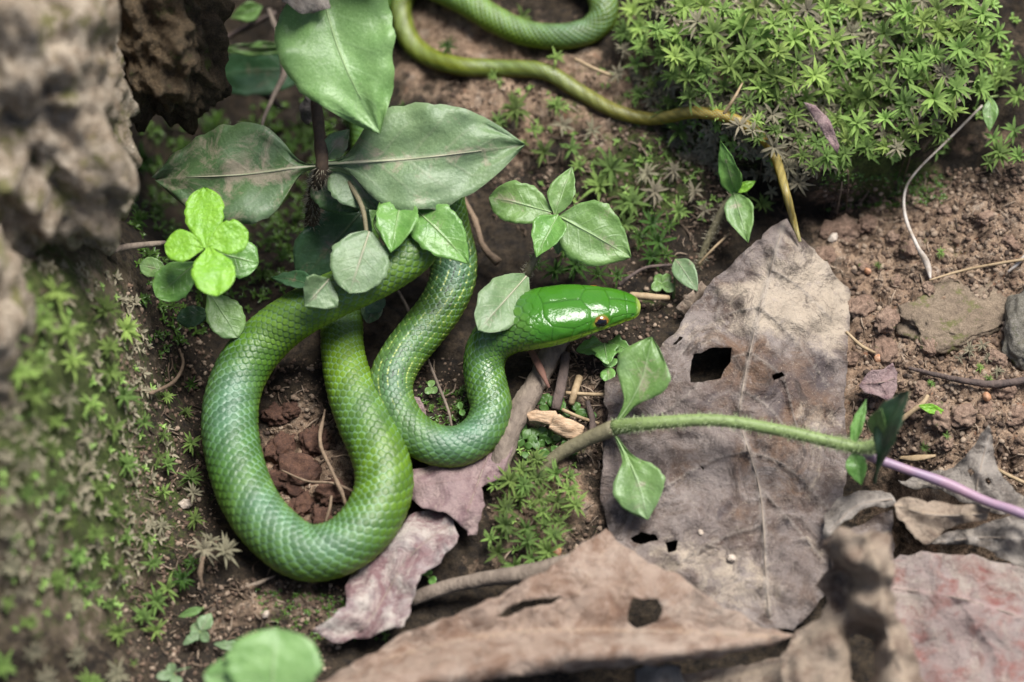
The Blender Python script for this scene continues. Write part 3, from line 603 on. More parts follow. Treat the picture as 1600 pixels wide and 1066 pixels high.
# ------------------------------------------------------------------ green plants
SH = {
 'ovate': [(0, .05), (.06, .22), (.16, .62), (.28, .92), (.40, 1), (.55, .92), (.70, .70), (.84, .40), (.94, .16), (1, .02)],
 'broad': [(0, .06), (.06, .36), (.16, .78), (.30, 1), (.48, 1), (.64, .86), (.78, .62), (.90, .30), (.97, .11), (1, .02)],
 'round': [(0, .10), (.10, .45), (.25, .80), (.45, 1), (.65, .97), (.82, .76), (.93, .46), (.98, .22), (1, .03)],
 'spoon': [(0, .06), (.15, .10), (.30, .20), (.42, .55), (.55, .92), (.66, 1), (.78, .82), (.90, .45), (.97, .15), (1, .02)],
 'obov': [(0, .10), (.2, .38), (.45, .78), (.65, 1), (.82, .88), (.93, .55), (.98, .25), (1, .03)],
 'heart': [(0, .04), (.10, .06), (.15, .26), (.22, .66), (.32, .93), (.43, 1), (.56, .97), (.70, .82), (.82, .58), (.92, .28), (.98, .08), (1, .02)],
 'petal': [(0, .10), (.12, .34), (.28, .74), (.45, .97), (.60, 1), (.75, .92), (.88, .68), (.96, .38), (1, .04)],
 'lance': [(0, .12), (.15, .6), (.35, 1), (.55, .9), (.8, .5), (.95, .15), (1, .02)],
 'lobed': [(0, .06), (.12, .12), (.22, .80), (.30, 1), (.38, .70), (.46, .42), (.56, .66), (.66, .60), (.76, .28), (.86, .34), (.95, .18), (1, .02)],
}
def leaf_mesh(b, t, width, shape='ovate', roll=0, fold=.18, droop=.06, wavy=.034, seed=0, tw=0, nu=34, nv=12, side_bend=0.0, thick=.00022):
    b, t = np.asarray(b), np.asarray(t); ax = t - b; L = np.linalg.norm(ax); ax = ax / L
    n0 = np.array([0, -.45, 1.0]); n0 = n0 - ax * (n0 @ ax); n0 /= np.linalg.norm(n0); s0 = np.cross(n0, ax)
    u = np.linspace(0, 1, nu); v = np.linspace(-1, 1, nv + 1); UU, VV = np.meshgrid(u, v, indexing='ij')
    tab = np.array(SH[shape]); w = np.interp(UU, tab[:, 0], tab[:, 1])
    for _ in range(2): w[1:-1] = (w[:-2] + w[2:] + 2 * w[1:-1]) / 4
    w = w * width / 2
    ang = np.radians(roll) + np.radians(tw) * (UU - .5)
    nn = n0 * np.cos(ang)[..., None] + s0 * np.sin(ang)[..., None]; sd = s0 * np.cos(ang)[..., None] - n0 * np.sin(ang)[..., None]
    q = np.stack([UU * 2.6 + seed * 3.1, VV * 1.4 + seed, 0 * UU], -1)
    hz = fold * np.abs(VV) ** 1.3 * w + droop * L * np.sin(math.pi * UU) + wavy * L * noise(q * 1.3) + wavy * .8 * L * noise(q * 3 + 9) * np.abs(VV)
    quilt = -.010 * L * np.abs(np.sin(math.pi * (UU - .28 * np.abs(VV)) * 6)) ** .5 * (1 - np.abs(VV)) * .35
    sv = VV * w * (1 + .10 * noise(q * 3 + 31) + .05 * noise(q * 7 + 5)) + side_bend * L * np.sin(math.pi * UU)
    P = b + ax * (UU * L)[..., None] + sd * sv[..., None] + nn * (hz + quilt)[..., None]
    top = P.reshape(-1, 3); bot = (P - nn * thick).reshape(-1, 3); n1 = nv + 1; V_ = np.vstack([top, bot]); N = nu * n1; f = []
    for i in range(nu - 1):
        for j in range(nv):
            q0 = i * n1 + j; f.append((q0, q0 + 1, q0 + n1 + 1, q0 + n1)); f.append((N + q0, N + q0 + n1, N + q0 + n1 + 1, N + q0 + 1))
        for j, fl in ((0, 0), (nv, 1)):
            q0 = i * n1 + j; q1 = q0 + n1; f.append((q0, q1, N + q1, N + q0) if not fl else (q0, N + q0, N + q1, q1))
    uv = np.tile(np.stack([UU, VV], -1).reshape(-1, 2), (2, 1))
    mid = P[:, nv // 2]; nm = nn[:, nv // 2]
    return V_, np.array(f), uv, mid + nm * .00008
def pt(p):                                   # (px, py, height cm)  or (px, py, 'a', cm above the ground there)
    return A(p[0], p[1], p[3]) if len(p) == 4 else WC(*p)
def add_leaf(par, loc, b, t, wpx, mat, shape='ovate', name='leaf', **kw):
    v, f, uv, mid = leaf_mesh(pt(b), pt(t), wpx * PX, shape, seed=random.random() * 50, **kw)
    o = mesh_obj(name, v, f, M[mat], par, loc, uv=uv)
    if wpx >= 40 and mat != 'leaf_bright':
        k = max(4, int(len(mid) * .82)); mm_ = mid[:k:2]; tv, tf = tube(mm_, np.linspace(1, .15, len(mm_)) * wpx * PX * .019 * (1 + .3 * noise(mm_ * 300)), sides=6, n=3, flat=.7)
        mesh_obj('midrib', tv, tf, M['rib_dusty' if 'dusty' in mat else 'rib_dark' if mat == 'leaf_dark' else 'rib_green'], o, loc)
    return o
def add_tube(par, loc, pts, rpx, mat, name='stem', **kw):
    p = [pt(q) for q in pts]; r = np.interp(np.linspace(0, 1, len(p)), np.linspace(0, 1, len(rpx)), rpx) * PX if hasattr(rpx, '__len__') else np.full(len(p), rpx * PX)
    v, f = tube(p, r, **kw); return mesh_obj(name, v, f, M[mat], par, loc)
def add_hairs(par, loc, pts, rpx, n, lpx, mat):
    c = catmull([pt(q) for q in pts], 12); T = np.gradient(c, axis=0); T /= np.linalg.norm(T, axis=1)[:, None]; v, f = [], []
    for k in range(n):
        i = random.randrange(len(c)); d = rng.normal(size=3); d -= T[i] * (d @ T[i]); d /= np.linalg.norm(d); e = d + T[i] * random.uniform(-.5, .5)
        p = c[i] + T[i] * random.uniform(-1, 1) * .0008 + d * rpx * PX * .9; w = np.cross(e, T[i]); w = w / (np.linalg.norm(w) + 1e-9) * .00013; L = lpx * PX * random.uniform(.5, 1.1)
        m = len(v); v += [p - w, p + w, p + T[i] * .00013, p + e * L]; f += [(m, m + 1, m + 3), (m + 1, m + 2, m + 3), (m + 2, m, m + 3)]
    return tag(mesh_obj('hairs', np.array(v), f, M[mat], par, loc, smooth=False), kind='stuff')
def plant(name, label, p, group=None):
    loc = pt(p); return thing(name, label, 'plant', loc, group), loc

# tall dusty plant over the snake
r, l = plant('broadleaf_plant', 'tall plant with broad dusty green leaves on a hairy brown stem above the snake coils', (483, 445, 'a', 0))
ST = [(483, 450, 'a', -.1), (486, 410, .2), (488, 350, 1.6), (492, 300, 3.0), (503, 260, 4.2), (497, 190, 4.6), (492, 120, 5.2), (498, 40, 6.6), (500, -40, 7.8)]
add_tube(r, l, ST, [13, 13, 12, 11, 10, 9, 8, 7, 6], 'stem_brown', sides=12, rough=.15)
add_hairs(r, l, ST[:5], 12, 900, 11, 'hair')
add_tube(r, l, [(500, -40, 7.8), (502, -140, 10.0), (494, -240, 12.5)], [6, 5, 4], 'stem_brown')  # unseen stem top, added to carry the shading leaves
for b_, t_, w_ in [((500, -130, 9.9), (235, -110, 10.6), 190), ((500, -130, 9.9), (700, -230, 11.2), 190), ((496, -235, 12.4), (300, -330, 12.8), 200), ((496, -235, 12.4), (560, -420, 12.6), 200), ((496, -235, 12.4), (420, -130, 13.2), 150)]:
    add_leaf(r, l, b_, t_, w_, 'leaf_mid', 'broad', fold=.1, droop=.05)  # unseen upper leaves, added to throw shade into the hollow
add_leaf(r, l, (498, -45, 7.7), (593, 208, 6.0), 178, 'leaf_top', 'broad', fold=.10, droop=.08, side_bend=-.05, wavy=.06)
add_leaf(r, l, (506, 256, 4.2), (820, 226, 4.6), 166, 'leaf_dusty', 'heart', fold=.16, droop=.06, roll=-4, side_bend=-.02, wavy=.05)
add_leaf(r, l, (502, 259, 4.2), (242, 280, 3.0), 160, 'leaf_dusty2', 'heart', fold=.12, droop=.06, roll=0, side_bend=.02, wavy=.06)
add_leaf(r, l, (508, 250, 4.2), (546, 202, 4.7), 40, 'leaf_dusty', 'ovate', roll=10)
add_leaf(r, l, (532, 250, 3.9), (588, 328, 3.3), 92, 'leaf_dusty', 'broad', roll=8)
add_tube(r, l, [(503, 260, 4.1), (540, 268, 3.8), (595, 290, 3.7), (625, 318, 3.9), (648, 328, 3.8)], [5, 5, 5, 4, 3], 'stem_green')
add_leaf(r, l, (585, 268, 3.8), (665, 322, 4.0), 58, 'leaf_fresh', 'ovate', roll=12, fold=.3)
add_leaf(r, l, (628, 312, 4.0), (611, 394, 4.2), 64, 'leaf_fresh', 'broad', roll=-5, fold=.3)
add_leaf(r, l, (648, 326, 3.9), (732, 412, 3.6), 74, 'leaf_fresh', 'broad', roll=8, fold=.12, droop=.10)
add_tube(r, l, [(545, 285, 3.7), (566, 325, 3.8), (574, 372, 4.0)], [4, 4, 3], 'stem_olive')
add_leaf(r, l, (577, 362, 4.05), (546, 458, 3.75), 92, 'leaf_dusty', 'round', roll=4, fold=.1)
add_leaf(r, l, (514, 436, 3.6), (476, 478, 3.35), 66, 'leaf_dusty', 'ovate', roll=22, fold=.5)
add_leaf(r, l, (500, 450, 3.4), (424, 434, 2.4), 34, 'leaf_dark', 'lance', roll=-30, fold=.3)
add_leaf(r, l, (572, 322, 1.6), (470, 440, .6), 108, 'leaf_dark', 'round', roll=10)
add_leaf(r, l, (498, 262, 3.8), (560, 330, 2.6), 78, 'leaf_dusty2', 'broad', roll=-14)
add_leaf(r, l, (592, 330, 3.0), (604, 385, 2.9), 30, 'leaf_mid', 'ovate', roll=20)
add_leaf(r, l, (572, 488, .6), (600, 462, .8), 30, 'leaf_dark', 'round')
add_leaf(r, l, (575, 505, .3), (588, 470, .6), 36, 'leaf_dusty2', 'round', roll=20)
# dark old leaf in the hollow, and a blade
r, l = plant('shade_plant', 'dark green oval leaf and narrow blade in the shaded hollow beside the brown clod', (480, 100, 'a', .2))
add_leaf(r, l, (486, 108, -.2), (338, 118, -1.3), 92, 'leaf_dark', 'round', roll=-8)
add_leaf(r, l, (470, 72, .6), (335, 76, .2), 24, 'leaf_mid', 'lance', roll=25)
add_leaf(r, l, (410, 10, .5), (360, 28, .4), 34, 'leaf_mid', 'ovate', roll=25)
# three-leaved plant behind the head
r, l = plant('seedling', 'small plant of four grey green leaves just behind the snake head', (825, 440, 'a', 0))
SS_ = [(818, 470, 'a', -.1), (822, 432, 1.4), (838, 400, 1.8), (858, 360, 2.3), (868, 338, 2.6)]
add_tube(r, l, SS_, [8, 7, 6, 5, 5], 'stem_olive', sides=10); add_hairs(r, l, SS_, 7, 220, 9, 'hair')
add_leaf(r, l, (862, 332, 2.6), (764, 308, 2.5), 68, 'leaf_mid', 'round', roll=-8, fold=.1)
add_leaf(r, l, (867, 338, 2.6), (894, 261, 3.0), 42, 'leaf_mid', 'ovate', roll=10, fold=.4)
add_leaf(r, l, (872, 336, 2.7), (838, 402, 2.7), 54, 'leaf_fresh', 'ovate', roll=-10, fold=.4)
add_leaf(r, l, (874, 338, 2.6), (986, 402, 2.2), 100, 'leaf_mid', 'broad', roll=0, fold=.08)
add_leaf(r, l, (872, 340, 2.2), (872, 398, 1.4), 40, 'leaf_dusty', 'ovate', roll=30)
add_leaf(r, l, (822, 432, 2.0), (748, 516, 2.6), 74, 'leaf_dusty', 'round', roll=4, fold=.10, droop=.04)
# bright fleshy plant
r, l = plant('fleshy_seedling', 'bright lime green plant with rounded fleshy leaves above the dark hollow', (322, 480, 'a', 0))
add_tube(r, l, [(318, 500, 'a', -.1), (322, 470, .4), (326, 430, 2.4), (322, 390, 4.4)], [5, 5, 5, 4], 'stem_green')
for b, t, w, mt, kw in [((308, 410, 3.4), (244, 464, 3.0), 52, 'leaf_fresh', {}), ((262, 424, 3.0), (218, 414, 2.8), 28, 'leaf_mid', {}), ((338, 395, 3.7), (404, 412, 3.5), 54, 'leaf_fresh', {}),
                        ((322, 388, 4.5), (318, 293, 4.6), 54, 'leaf_bright', {}), ((318, 388, 4.6), (257, 383, 4.5), 46, 'leaf_bright', {}), ((326, 384, 4.8), (388, 362, 4.9), 48, 'leaf_bright', {}), ((326, 386, 4.8), (340, 462, 4.9), 58, 'leaf_bright', {}),
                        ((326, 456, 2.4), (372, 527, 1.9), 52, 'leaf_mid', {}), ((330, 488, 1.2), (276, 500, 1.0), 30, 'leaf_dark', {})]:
    add_leaf(r, l, b, t, w * 1.12, mt, 'petal', roll=random.uniform(-12, 12), fold=.06, droop=.03)
# creeper over the dead leaf
r, l = plant('creeping_plant', 'creeping plant with a pale green hairy stem arching over the big dead leaf', (850, 740, 'a', 0))
CS = [(835, 752, .1), (868, 714, .6), (910, 690, 1.0), (960, 668, 1.5), (1010, 662, 2.2), (1120, 657, 2.5), (1230, 675, 2.6), (1300, 691, 2.5), (1345, 700, 2.5), (1374, 697, 2.6)]
add_tube(r, l, CS[:4], [9, 10, 11, 12], 'stem_olive', sides=12, rough=.08); add_tube(r, l, CS[3:], [12, 10, 9, 9, 9, 9, 12], 'stem_green', sides=12)
add_hairs(r, l, CS[3:], 9.5, 1600, 8, 'hair_green'); add_hairs(r, l, CS[:4], 9.5, 260, 4, 'hair')
add_leaf(r, l, (958, 668, 1.6), (1018, 527, 2.9), 92, 'leaf_mid', 'spoon', roll=18, fold=.12, side_bend=-.10)
add_leaf(r, l, (962, 682, 1.5), (1012, 812, 1.2), 84, 'leaf_mid', 'spoon', roll=-6, fold=.10, side_bend=.05)
add_leaf(r, l, (1366, 755, 2.2), (1420, 610, 5.4), 62, 'leaf_dark', 'spoon', roll=52, fold=.2, tw=30)
add_leaf(r, l, (1370, 700, 2.6), (1376, 640, 4.6), 34, 'leaf_mid', 'spoon', roll=40, fold=.2)
add_leaf(r, l, (1334, 705, 2.4), (1346, 758, 2.0), 32, 'leaf_fresh', 'ovate', roll=-15, fold=.4)
add_leaf(r, l, (1332, 698, 2.5), (1354, 624, 3.0), 20, 'leaf_fresh', 'lance', roll=25, fold=.4)
add_leaf(r, l, (1436, 634, 1.2), (1480, 646, .9), 15, 'leaf_bright', 'lance', roll=0)
v, f = tube([pt(p) for p in [(1335, 704, 1.9), (1366, 716, 1.9), (1420, 735, 1.9), (1480, 756, 1.9), (1540, 783, 2.0), (1600, 804, 2.2), (1720, 858, 2.3)]], np.array([6, 7.5, 7, 8, 7, 7.5, 6.5]) * PX, sides=12, rough=.06)
tag(mesh_obj('purple_stem', v, f, M['stem_purple'], loc=base_of(v)), 'straight smooth purple plant stem crossing the grey dead leaves', 'stem')
# plantlet by the tail
r, l = plant('seedling', 'narrow leaved seedling with a hairy stem rising beside the snake tail tip', (1092, 418, 'a', 0))
TP = [(1090, 420, 'a', -.1), (1108, 372, 'a', .5), (1132, 325, 'a', .9), (1150, 298, 'a', 1.1)]
add_tube(r, l, TP, [5, 6, 7, 5], 'stem_olive'); add_hairs(r, l, TP, 6, 200, 9, 'hair')
add_leaf(r, l, (1150, 306, 'a', 1.2), (1126, 220, 'a', 1.6), 36, 'leaf_fresh', 'lance', roll=12, fold=.3)
add_leaf(r, l, (1146, 300, 'a', 1.3), (1169, 379, 'a', 1.4), 46, 'leaf_mid', 'ovate', roll=-5, fold=.2)
add_leaf(r, l, (1150, 300, 'a', 1.3), (1181, 283, 'a', 1.5), 17, 'leaf_bright', 'lance')
def sprig(label, p, leaves, mat='leaf_mid', group=None, stem=None, name='seedling'):
    r, l = plant(name, label, (p[0], p[1], 'a', 0), group)
    cxp = leaves[0][0]; add_tube(r, l, stem or [(p[0], p[1], 'a', -.1), (cxp[0], cxp[1], 'a', cxp[3] if len(cxp) == 4 else .4)], [2.5, 2], 'stem_green', sides=6)
    for b, t, w, sh in leaves: add_leaf(r, l, b, t, w, mat, sh, roll=random.uniform(-15, 15), nu=16, nv=8)
    return r
a_ = lambda x, y, h=.5: (x, y, 'a', h)
sprig('single pale pointed leaf on a thin stem at the edge of the big dead leaf', (1052, 470), [(a_(1056, 405, .9), a_(1090, 455, 1.0), 36, 'broad')], 'leaf_dusty')
sprig('tiny clover like seedling with four round leaves beyond the snake snout', (1034, 452), [(a_(1034, 444), a_(1018, 452), 18, 'round'), (a_(1034, 444), a_(1054, 454), 18, 'round'), (a_(1034, 442), a_(1024, 430), 16, 'round'), (a_(1034, 442), a_(1048, 430), 16, 'round')], 'leaf_mid')
sprig('small seedling with lobed leaves and one round leaf under the snake chin', (940, 560), [(a_(944, 538, .7), a_(900, 548, .7), 44, 'lobed'), (a_(944, 536, .8), a_(950, 570, .9), 56, 'lobed'), (a_(950, 534, .7), a_(988, 550, .6), 40, 'lobed'), (a_(950, 560, .6), a_(956, 574, .6), 26, 'round'), (a_(950, 574, .6), a_(951, 598, .6), 24, 'round')], 'leaf_fresh')
sprig('small seedling with lobed pale leaves on dark soil under the mossy bank', (312, 992), [(a_(312, 988), a_(286, 1008), 22, 'lobed'), (a_(314, 986), a_(330, 958), 26, 'ovate'), (a_(314, 988), a_(326, 1002), 16, 'round'), (a_(312, 986), a_(300, 976), 18, 'round')], 'leaf_dusty')
sprig('single toothed leaf lying between the lobed seedling and the large round leaves', (372, 1016), [(a_(376, 1012, .4), a_(334, 1006, .4), 24, 'lobed')], 'leaf_dusty')
sprig('slender dark green blade leaf over the dark soil under the mossy bank', (318, 954), [(a_(317, 950, .6), a_(278, 964, .7), 14, 'lance')], 'leaf_mid')
sprig('pale seedling with tiny round leaves and a white stalk', (272, 1056), [(a_(272, 1054), a_(244, 1058, .6), 16, 'round'), (a_(270, 1052), a_(266, 1036, .6), 16, 'round'), (a_(274, 1056), a_(276, 1072, .5), 18, 'round'), (a_(270, 1050), a_(300, 1042, .6), 3, 'lance')], 'leaf_dusty')
sprig('tiny round leaved sprout inside the small coil of the snake', (672, 612), [(a_(674, 608, .5), a_(664, 614, .5), 12, 'round'), (a_(674, 606, .5), a_(682, 614, .5), 13, 'round'), (a_(672, 606, .5), a_(676, 594, .5), 12, 'round')], 'leaf_mid')
sprig('tiny yellow green sprout low inside the small coil of the snake', (722, 645), [(a_(720, 640, .4), a_(718, 628, .5), 10, 'round'), (a_(720, 640, .4), a_(724, 650, .4), 10, 'round')], 'leaf_fresh')
sprig('small green bud leaf beside the front twig', (672, 905), [(a_(668, 900, .5), a_(664, 884, .8), 20, 'ovate'), (a_(672, 902, .4), a_(680, 912, .5), 14, 'round')], 'leaf_fresh')
sprig('small oval leaf on a thin stem at the corner of the mossy mound', (1560, 150), [(a_(1548, 152, 1.0), a_(1546, 206, 1.0), 26, 'ovate')], 'leaf_mid')
sprig('small green leaf beneath the dark upper hollow by the old stem', (530, 230), [(a_(520, 240, .8), a_(505, 300, .8), 20, 'ovate')], 'leaf_fresh')
r, l = plant('round_leaf_plant', 'pale green plant with large rounded leaves at the end of the rolled brown leaf', (430, 1140, 'a', 0))
add_tube(r, l, [(430, 1150, 'a', -.1), (425, 1110, 2.5), (420, 1085, 4.2)], [6, 6, 5], 'stem_green')
add_leaf(r, l, (425, 1100, 4.4), (432, 981, 5.0), 138, 'leaf_top', 'round', roll=5, fold=.06, side_bend=0)
add_leaf(r, l, (432, 1075, 4.2), (318, 1054, 4.4), 62, 'leaf_top', 'round', roll=-5, fold=.1)

# ------------------------------------------------------------------ dead leaves
def inside(poly, p):
    x, y = p[:, 0], p[:, 1]; c = np.zeros(len(p), bool); n = len(poly)
    for i in range(n):
        (x0, y0), (x1, y1) = poly[i], poly[(i + 1) % n]
        k = ((y0 > y) != (y1 > y)) & (x < (x1 - x0) * (y - y0) / (y1 - y0 + 1e-12) + x0); c ^= k
    return c
def segd(p, line):
    d = np.full(len(p), 1e9)
    for a, b in zip(line[:-1], line[1:]):
        a, b = np.array(a, float), np.array(b, float); e = b - a; t = np.clip(((p - a) @ e) / (e @ e), 0, 1); d = np.minimum(d, np.linalg.norm(p - a - t[:, None] * e, axis=1))
    return d
def ragged(pts, amp, step, seed):
    out = []; n = len(pts)
    for i in range(n):
        a, b = np.array(pts[i], float), np.array(pts[(i + 1) % n], float); k = max(1, int(np.linalg.norm((b - a)[:2]) / step))
        for j in range(k): out.append(a + (b - a) * j / k)
    out = np.array(out); q = np.c_[out[:, :2] / 28, np.full(len(out), seed * 5.3)]
    out[:, 0] += amp * fbm(q, 3); out[:, 1] += amp * fbm(q + 40, 3); return out
def dead_leaf(name, label, outline, ctrl, mat, zfun=None, holes=(), veins=(), step=9, wrinkle=.08, seed=0, edge_amp=6, thick=.00022, rim=.22, cat='dead leaf', rel=False, group=None, vein_w=3.5, vein_h=.05, dust=(), stain=()):
    """Thin curled sheet: outline and height points (px, py, cm); holes are cut through; veins are raised ribs."""
    ol = ragged(outline, edge_amp, step, seed); hp = np.array([tuple(o) for o in outline] + list(ctrl), float)
    holes = [ragged([(x, y, 0) for x, y in h], 4.0, 4, seed + 3)[:, :2] for h in holes]
    x0, y0 = ol[:, :2].min(0); x1, y1 = ol[:, :2].max(0)
    gx, gy = np.meshgrid(np.arange(x0, x1, step), np.arange(y0, y1, step)); gp = np.c_[gx.ravel(), gy.ravel()] + rng.uniform(-.25, .25, (gx.size, 2)) * step
    gp = gp[inside(ol[:, :2], gp)]
    keep = segd(gp, np.vstack([ol[:, :2], ol[:1, :2]])) > step * .45
    for h in holes: keep &= ~inside(h, gp) & (segd(gp, np.vstack([h, h[:1]])) > step * .4)
    gp = gp[keep]; ext = []
    for vl in veins:
        c = catmull(np.c_[np.array(vl, float), np.zeros(len(vl))], 10)[:, :2]
        for off in (-3, 0, 3): ext.append(c + np.array([off, off * .3]))
    if ext:
        ext = np.vstack(ext); e_in = inside(ol[:, :2], ext) & (segd(ext, np.vstack([ol[:, :2], ol[:1, :2]])) > 2)
        for h in holes: e_in &= ~inside(h, ext) & (segd(ext, np.vstack([h, h[:1]])) > 2)
        gp = np.vstack([gp, ext[e_in]])
    allp = [ol[:, :2]] + list(holes) + [gp]; edges = []; k = 0
    for loop in [ol] + list(holes):
        n = len(loop); edges += [(k + i, k + (i + 1) % n) for i in range(n)]; k += n
    P2 = np.vstack(allp)
    res = delaunay_2d_cdt([Vector(p) for p in P2], edges, [], 0, .05)
    pv = np.array([p[:] for p in res[0]]); tri = np.array(res[2]); cen = pv[tri].mean(1)
    ok = inside(ol[:, :2], cen)
    for h in holes: ok &= ~inside(h, cen)
    tri = tri[ok]; a, b_, c_ = pv[tri[:, 0]], pv[tri[:, 1]], pv[tri[:, 2]]
    area = (b_[:, 0] - a[:, 0]) * (c_[:, 1] - a[:, 1]) - (b_[:, 1] - a[:, 1]) * (c_[:, 0] - a[:, 0]); tri = np.where((area > 0)[:, None], tri[:, ::-1], tri)
    d2 = ((pv[:, None] - hp[None, :, :2]) ** 2).sum(-1) + 120; w = 1 / d2 ** 1.6; z = (w * hp[None, :, 2]).sum(1) / w.sum(1)
    if zfun is not None: z = zfun(pv)
    q = np.c_[pv / 60, np.full(len(pv), seed * 7.7)]
    z = z + wrinkle * fbm(q, 4, .55) * 1.3 + wrinkle * .6 * (1 - 2 * np.abs(noise(q * 1.7 + 20)))
    de = segd(pv, np.vstack([ol[:, :2], ol[:1, :2]])); z = z + rim * np.exp(-de / 14) * (fbm(q * .8 + 60, 3) * 1.6 + .25)
    for h in holes: z = z + rim * .5 * np.exp(-segd(pv, np.vstack([h, h[:1]])) / 8) * (noise(q * 2.5 + 11) * 1.5 + .3)
    vn = np.zeros(len(pv))
    for i, vl in enumerate(veins):
        c = catmull(np.c_[np.array(vl, float), np.zeros(len(vl))], 10)[:, :2]; d = segd(pv, c); ww = vein_w * (1.25 if i == 0 else .7)
        vn = np.maximum(vn, np.exp(-(d / ww) ** 2) * (1 if i == 0 else .75)); z = z + vein_h * np.exp(-(d / ww) ** 2) - vein_h * 1.2 * np.exp(-(d / (ww * 6)) ** 2) * (.9 if i == 0 else .5)
    V_ = np.array([W(p[0], p[1], h * .01) for p, h in zip(pv, z)])
    n = len(V_); bot = V_ - np.array([0, -.15, .95]) * thick
    ed = {}
    for t in tri:
        for i in range(3):
            e = (t[i], t[(i + 1) % 3]); ed[e] = 1
    f = [tuple(int(x) for x in t) for t in tri] + [tuple(int(x) + n for x in t[::-1]) for t in tri]
    for (i, j) in ed:
        if (j, i) not in ed: f.append((int(j), int(i), int(i) + n, int(j) + n))
    VV = np.vstack([V_, bot]); used = sorted({i for q in f for i in q}); mp = {o: i for i, o in enumerate(used)}
    dst = np.zeros(n)
    for dx, dy, rx, ry, am in dust: dst += am * np.exp(-((pv[:, 0] - dx) / rx) ** 2 - ((pv[:, 1] - dy) / ry) ** 2)
    dst = np.r_[dst, dst][used]; stn = np.zeros(n)
    for dx, dy, rx, ry, am in stain: stn += am * np.exp(-((pv[:, 0] - dx) / rx) ** 2 - ((pv[:, 1] - dy) / ry) ** 2)
    stn = np.r_[stn, stn][used]
    VV = VV[used]; f = [tuple(mp[i] for i in q) for q in f]; vn = np.r_[vn, vn][used]
    o = mesh_obj(name, VV, f, mat, loc=base_of(VV), attrs={'vein': vn, 'dust': dst, 'stain': stn})
    tag(o, label, cat, group)
    if veins:
        bv = BVHTree.FromPolygons(VV.tolist(), f); c = catmull(np.c_[np.array(veins[0], float), np.zeros(len(veins[0]))], 5)[:, :2]; ps = []
        for x, y in c:
            d = ray(x, y); h = bv.ray_cast(Vector(CAM), Vector(d / np.linalg.norm(d)))
            if h[0] is not None: ps.append(np.array(h[0]) - np.array([0, 0, .0001]))
        if len(ps) > 4:
            tv, tf = tube(ps, np.linspace(.45, 1, len(ps)) * vein_w * .42 * PX, sides=6, n=2, rough=.15); mesh_obj('midrib', tv, tf, M['rib_dead'], o, np.array(o.location))
    return o

MID = [(1224, 350), (1205, 420), (1188, 480), (1172, 550), (1160, 610), (1156, 655), (1170, 705), (1186, 760), (1193, 820), (1197, 900), (1203, 965)]
dead_leaf('dead_leaf', 'large grey brown dead leaf with torn holes and a dusty tip beside the snake head',
  [(1228,343,1.6),(1255,375,1.4),(1290,405,1.1),(1327,455,.6),(1325,520,.6),(1318,600,.55),(1322,660,.4),(1330,730,.4),(1312,800,.4),(1300,870,.3),(1290,930,.3),(1240,985,.2),(1160,980,.2),(1090,950,.2),(1020,900,.2),(962,850,.2),
   (940,800,.4),(942,720,.6),(948,640,.9),(945,598,.9),(990,570,1.0),(1030,545,1.1),(1055,515,1.2),(1085,470,1.3),(1130,425,1.5),(1170,385,1.65),(1205,355,1.65)],
  [(1225,400,2.1),(1190,480,1.9),(1172,550,1.7),(1160,620,1.5),(1155,680,1.1),(1190,800,.8),(1200,900,.5),(1270,480,1.3),(1260,560,1.1),(1250,650,.8),(1100,520,1.5),(1110,600,1.35),(1040,620,1.2),(1020,700,.9),(1080,780,.7),(1010,790,.6),(1080,880,.4),(1260,760,.7),(1250,860,.5)],
  M['dl_grey'],
  holes=[[(1078,582),(1084,553),(1110,544),(1145,543),(1140,565),(1125,590),(1100,598),(1080,596)],[(1206,588),(1221,582),(1226,589),(1211,595)],[(1051,537),(1062,524),(1068,526),(1058,538)],[(985,840),(1000,830),(1025,838),(1028,846),(1000,852)],[(1038,850),(1058,845),(1058,858),(1042,864)],[(1092,727),(1100,730),(1099,737)]],
  veins=[MID, [(1188,480),(1140,490),(1095,515),(1062,555)], [(1172,550),(1120,570),(1060,630),(1000,660)], [(1160,610),(1205,640),(1240,690)], [(1205,420),(1250,450),(1300,500)], [(1188,480),(1240,530),(1300,610)], [(1172,550),(1222,590),(1240,650),(1250,680)], [(1186,760),(1240,820),(1290,880)], [(1170,705),(1230,730),(1300,800)], [(1170,705),(1110,720),(1040,760),(970,790)], [(1193,820),(1130,840),(1060,880)]],
  wrinkle=.17, seed=1, step=7, vein_h=.09, stain=[(1130,440,50,40,.55),(1150,560,60,50,.6),(1110,630,70,40,.5),(1230,600,50,60,.7),(1280,600,30,50,.7),(1200,680,60,40,.5),(1000,620,50,30,.45),(1040,720,70,50,.4),(1230,790,40,60,.5),(1120,800,40,20,.6),(1010,850,60,20,.4),(1150,740,30,60,.3),(960,760,30,50,.3)], dust=[(1250,420,70,50,.8),(1230,490,90,40,1.0),(1150,450,50,14,.6),(1300,500,30,60,.6),(1270,660,50,40,.45),(1060,870,90,40,.5),(1160,920,80,50,.55),(960,690,20,60,.3)])
def roll_z(p):
    x, y = p[:, 0], p[:, 1]; yc = np.interp(x, [460, 560, 640, 720, 800, 1000, 1130, 1250], [1075, 1040, 1012, 996, 985, 984, 990, 992]); yb = np.interp(x, [460, 560, 690, 850, 1030, 1130, 1250], [1115, 1112, 1088, 1053, 1038, 1024, 1000])
    q = (y - yc) / np.maximum(yb - yc, 6); up = np.clip(-(y - yc) / 150, 0, 1)
    low = 1.9 + 1.35 * np.sin(np.clip(q, 0, 1.1) * math.pi * .80) * np.clip((yb - yc) / 55, .3, 1) - .5 * np.clip(q, 0, 1)
    return np.where(q < 0, 1.9 + .75 * np.sin(up * math.pi * .8) - .95 * up, low)
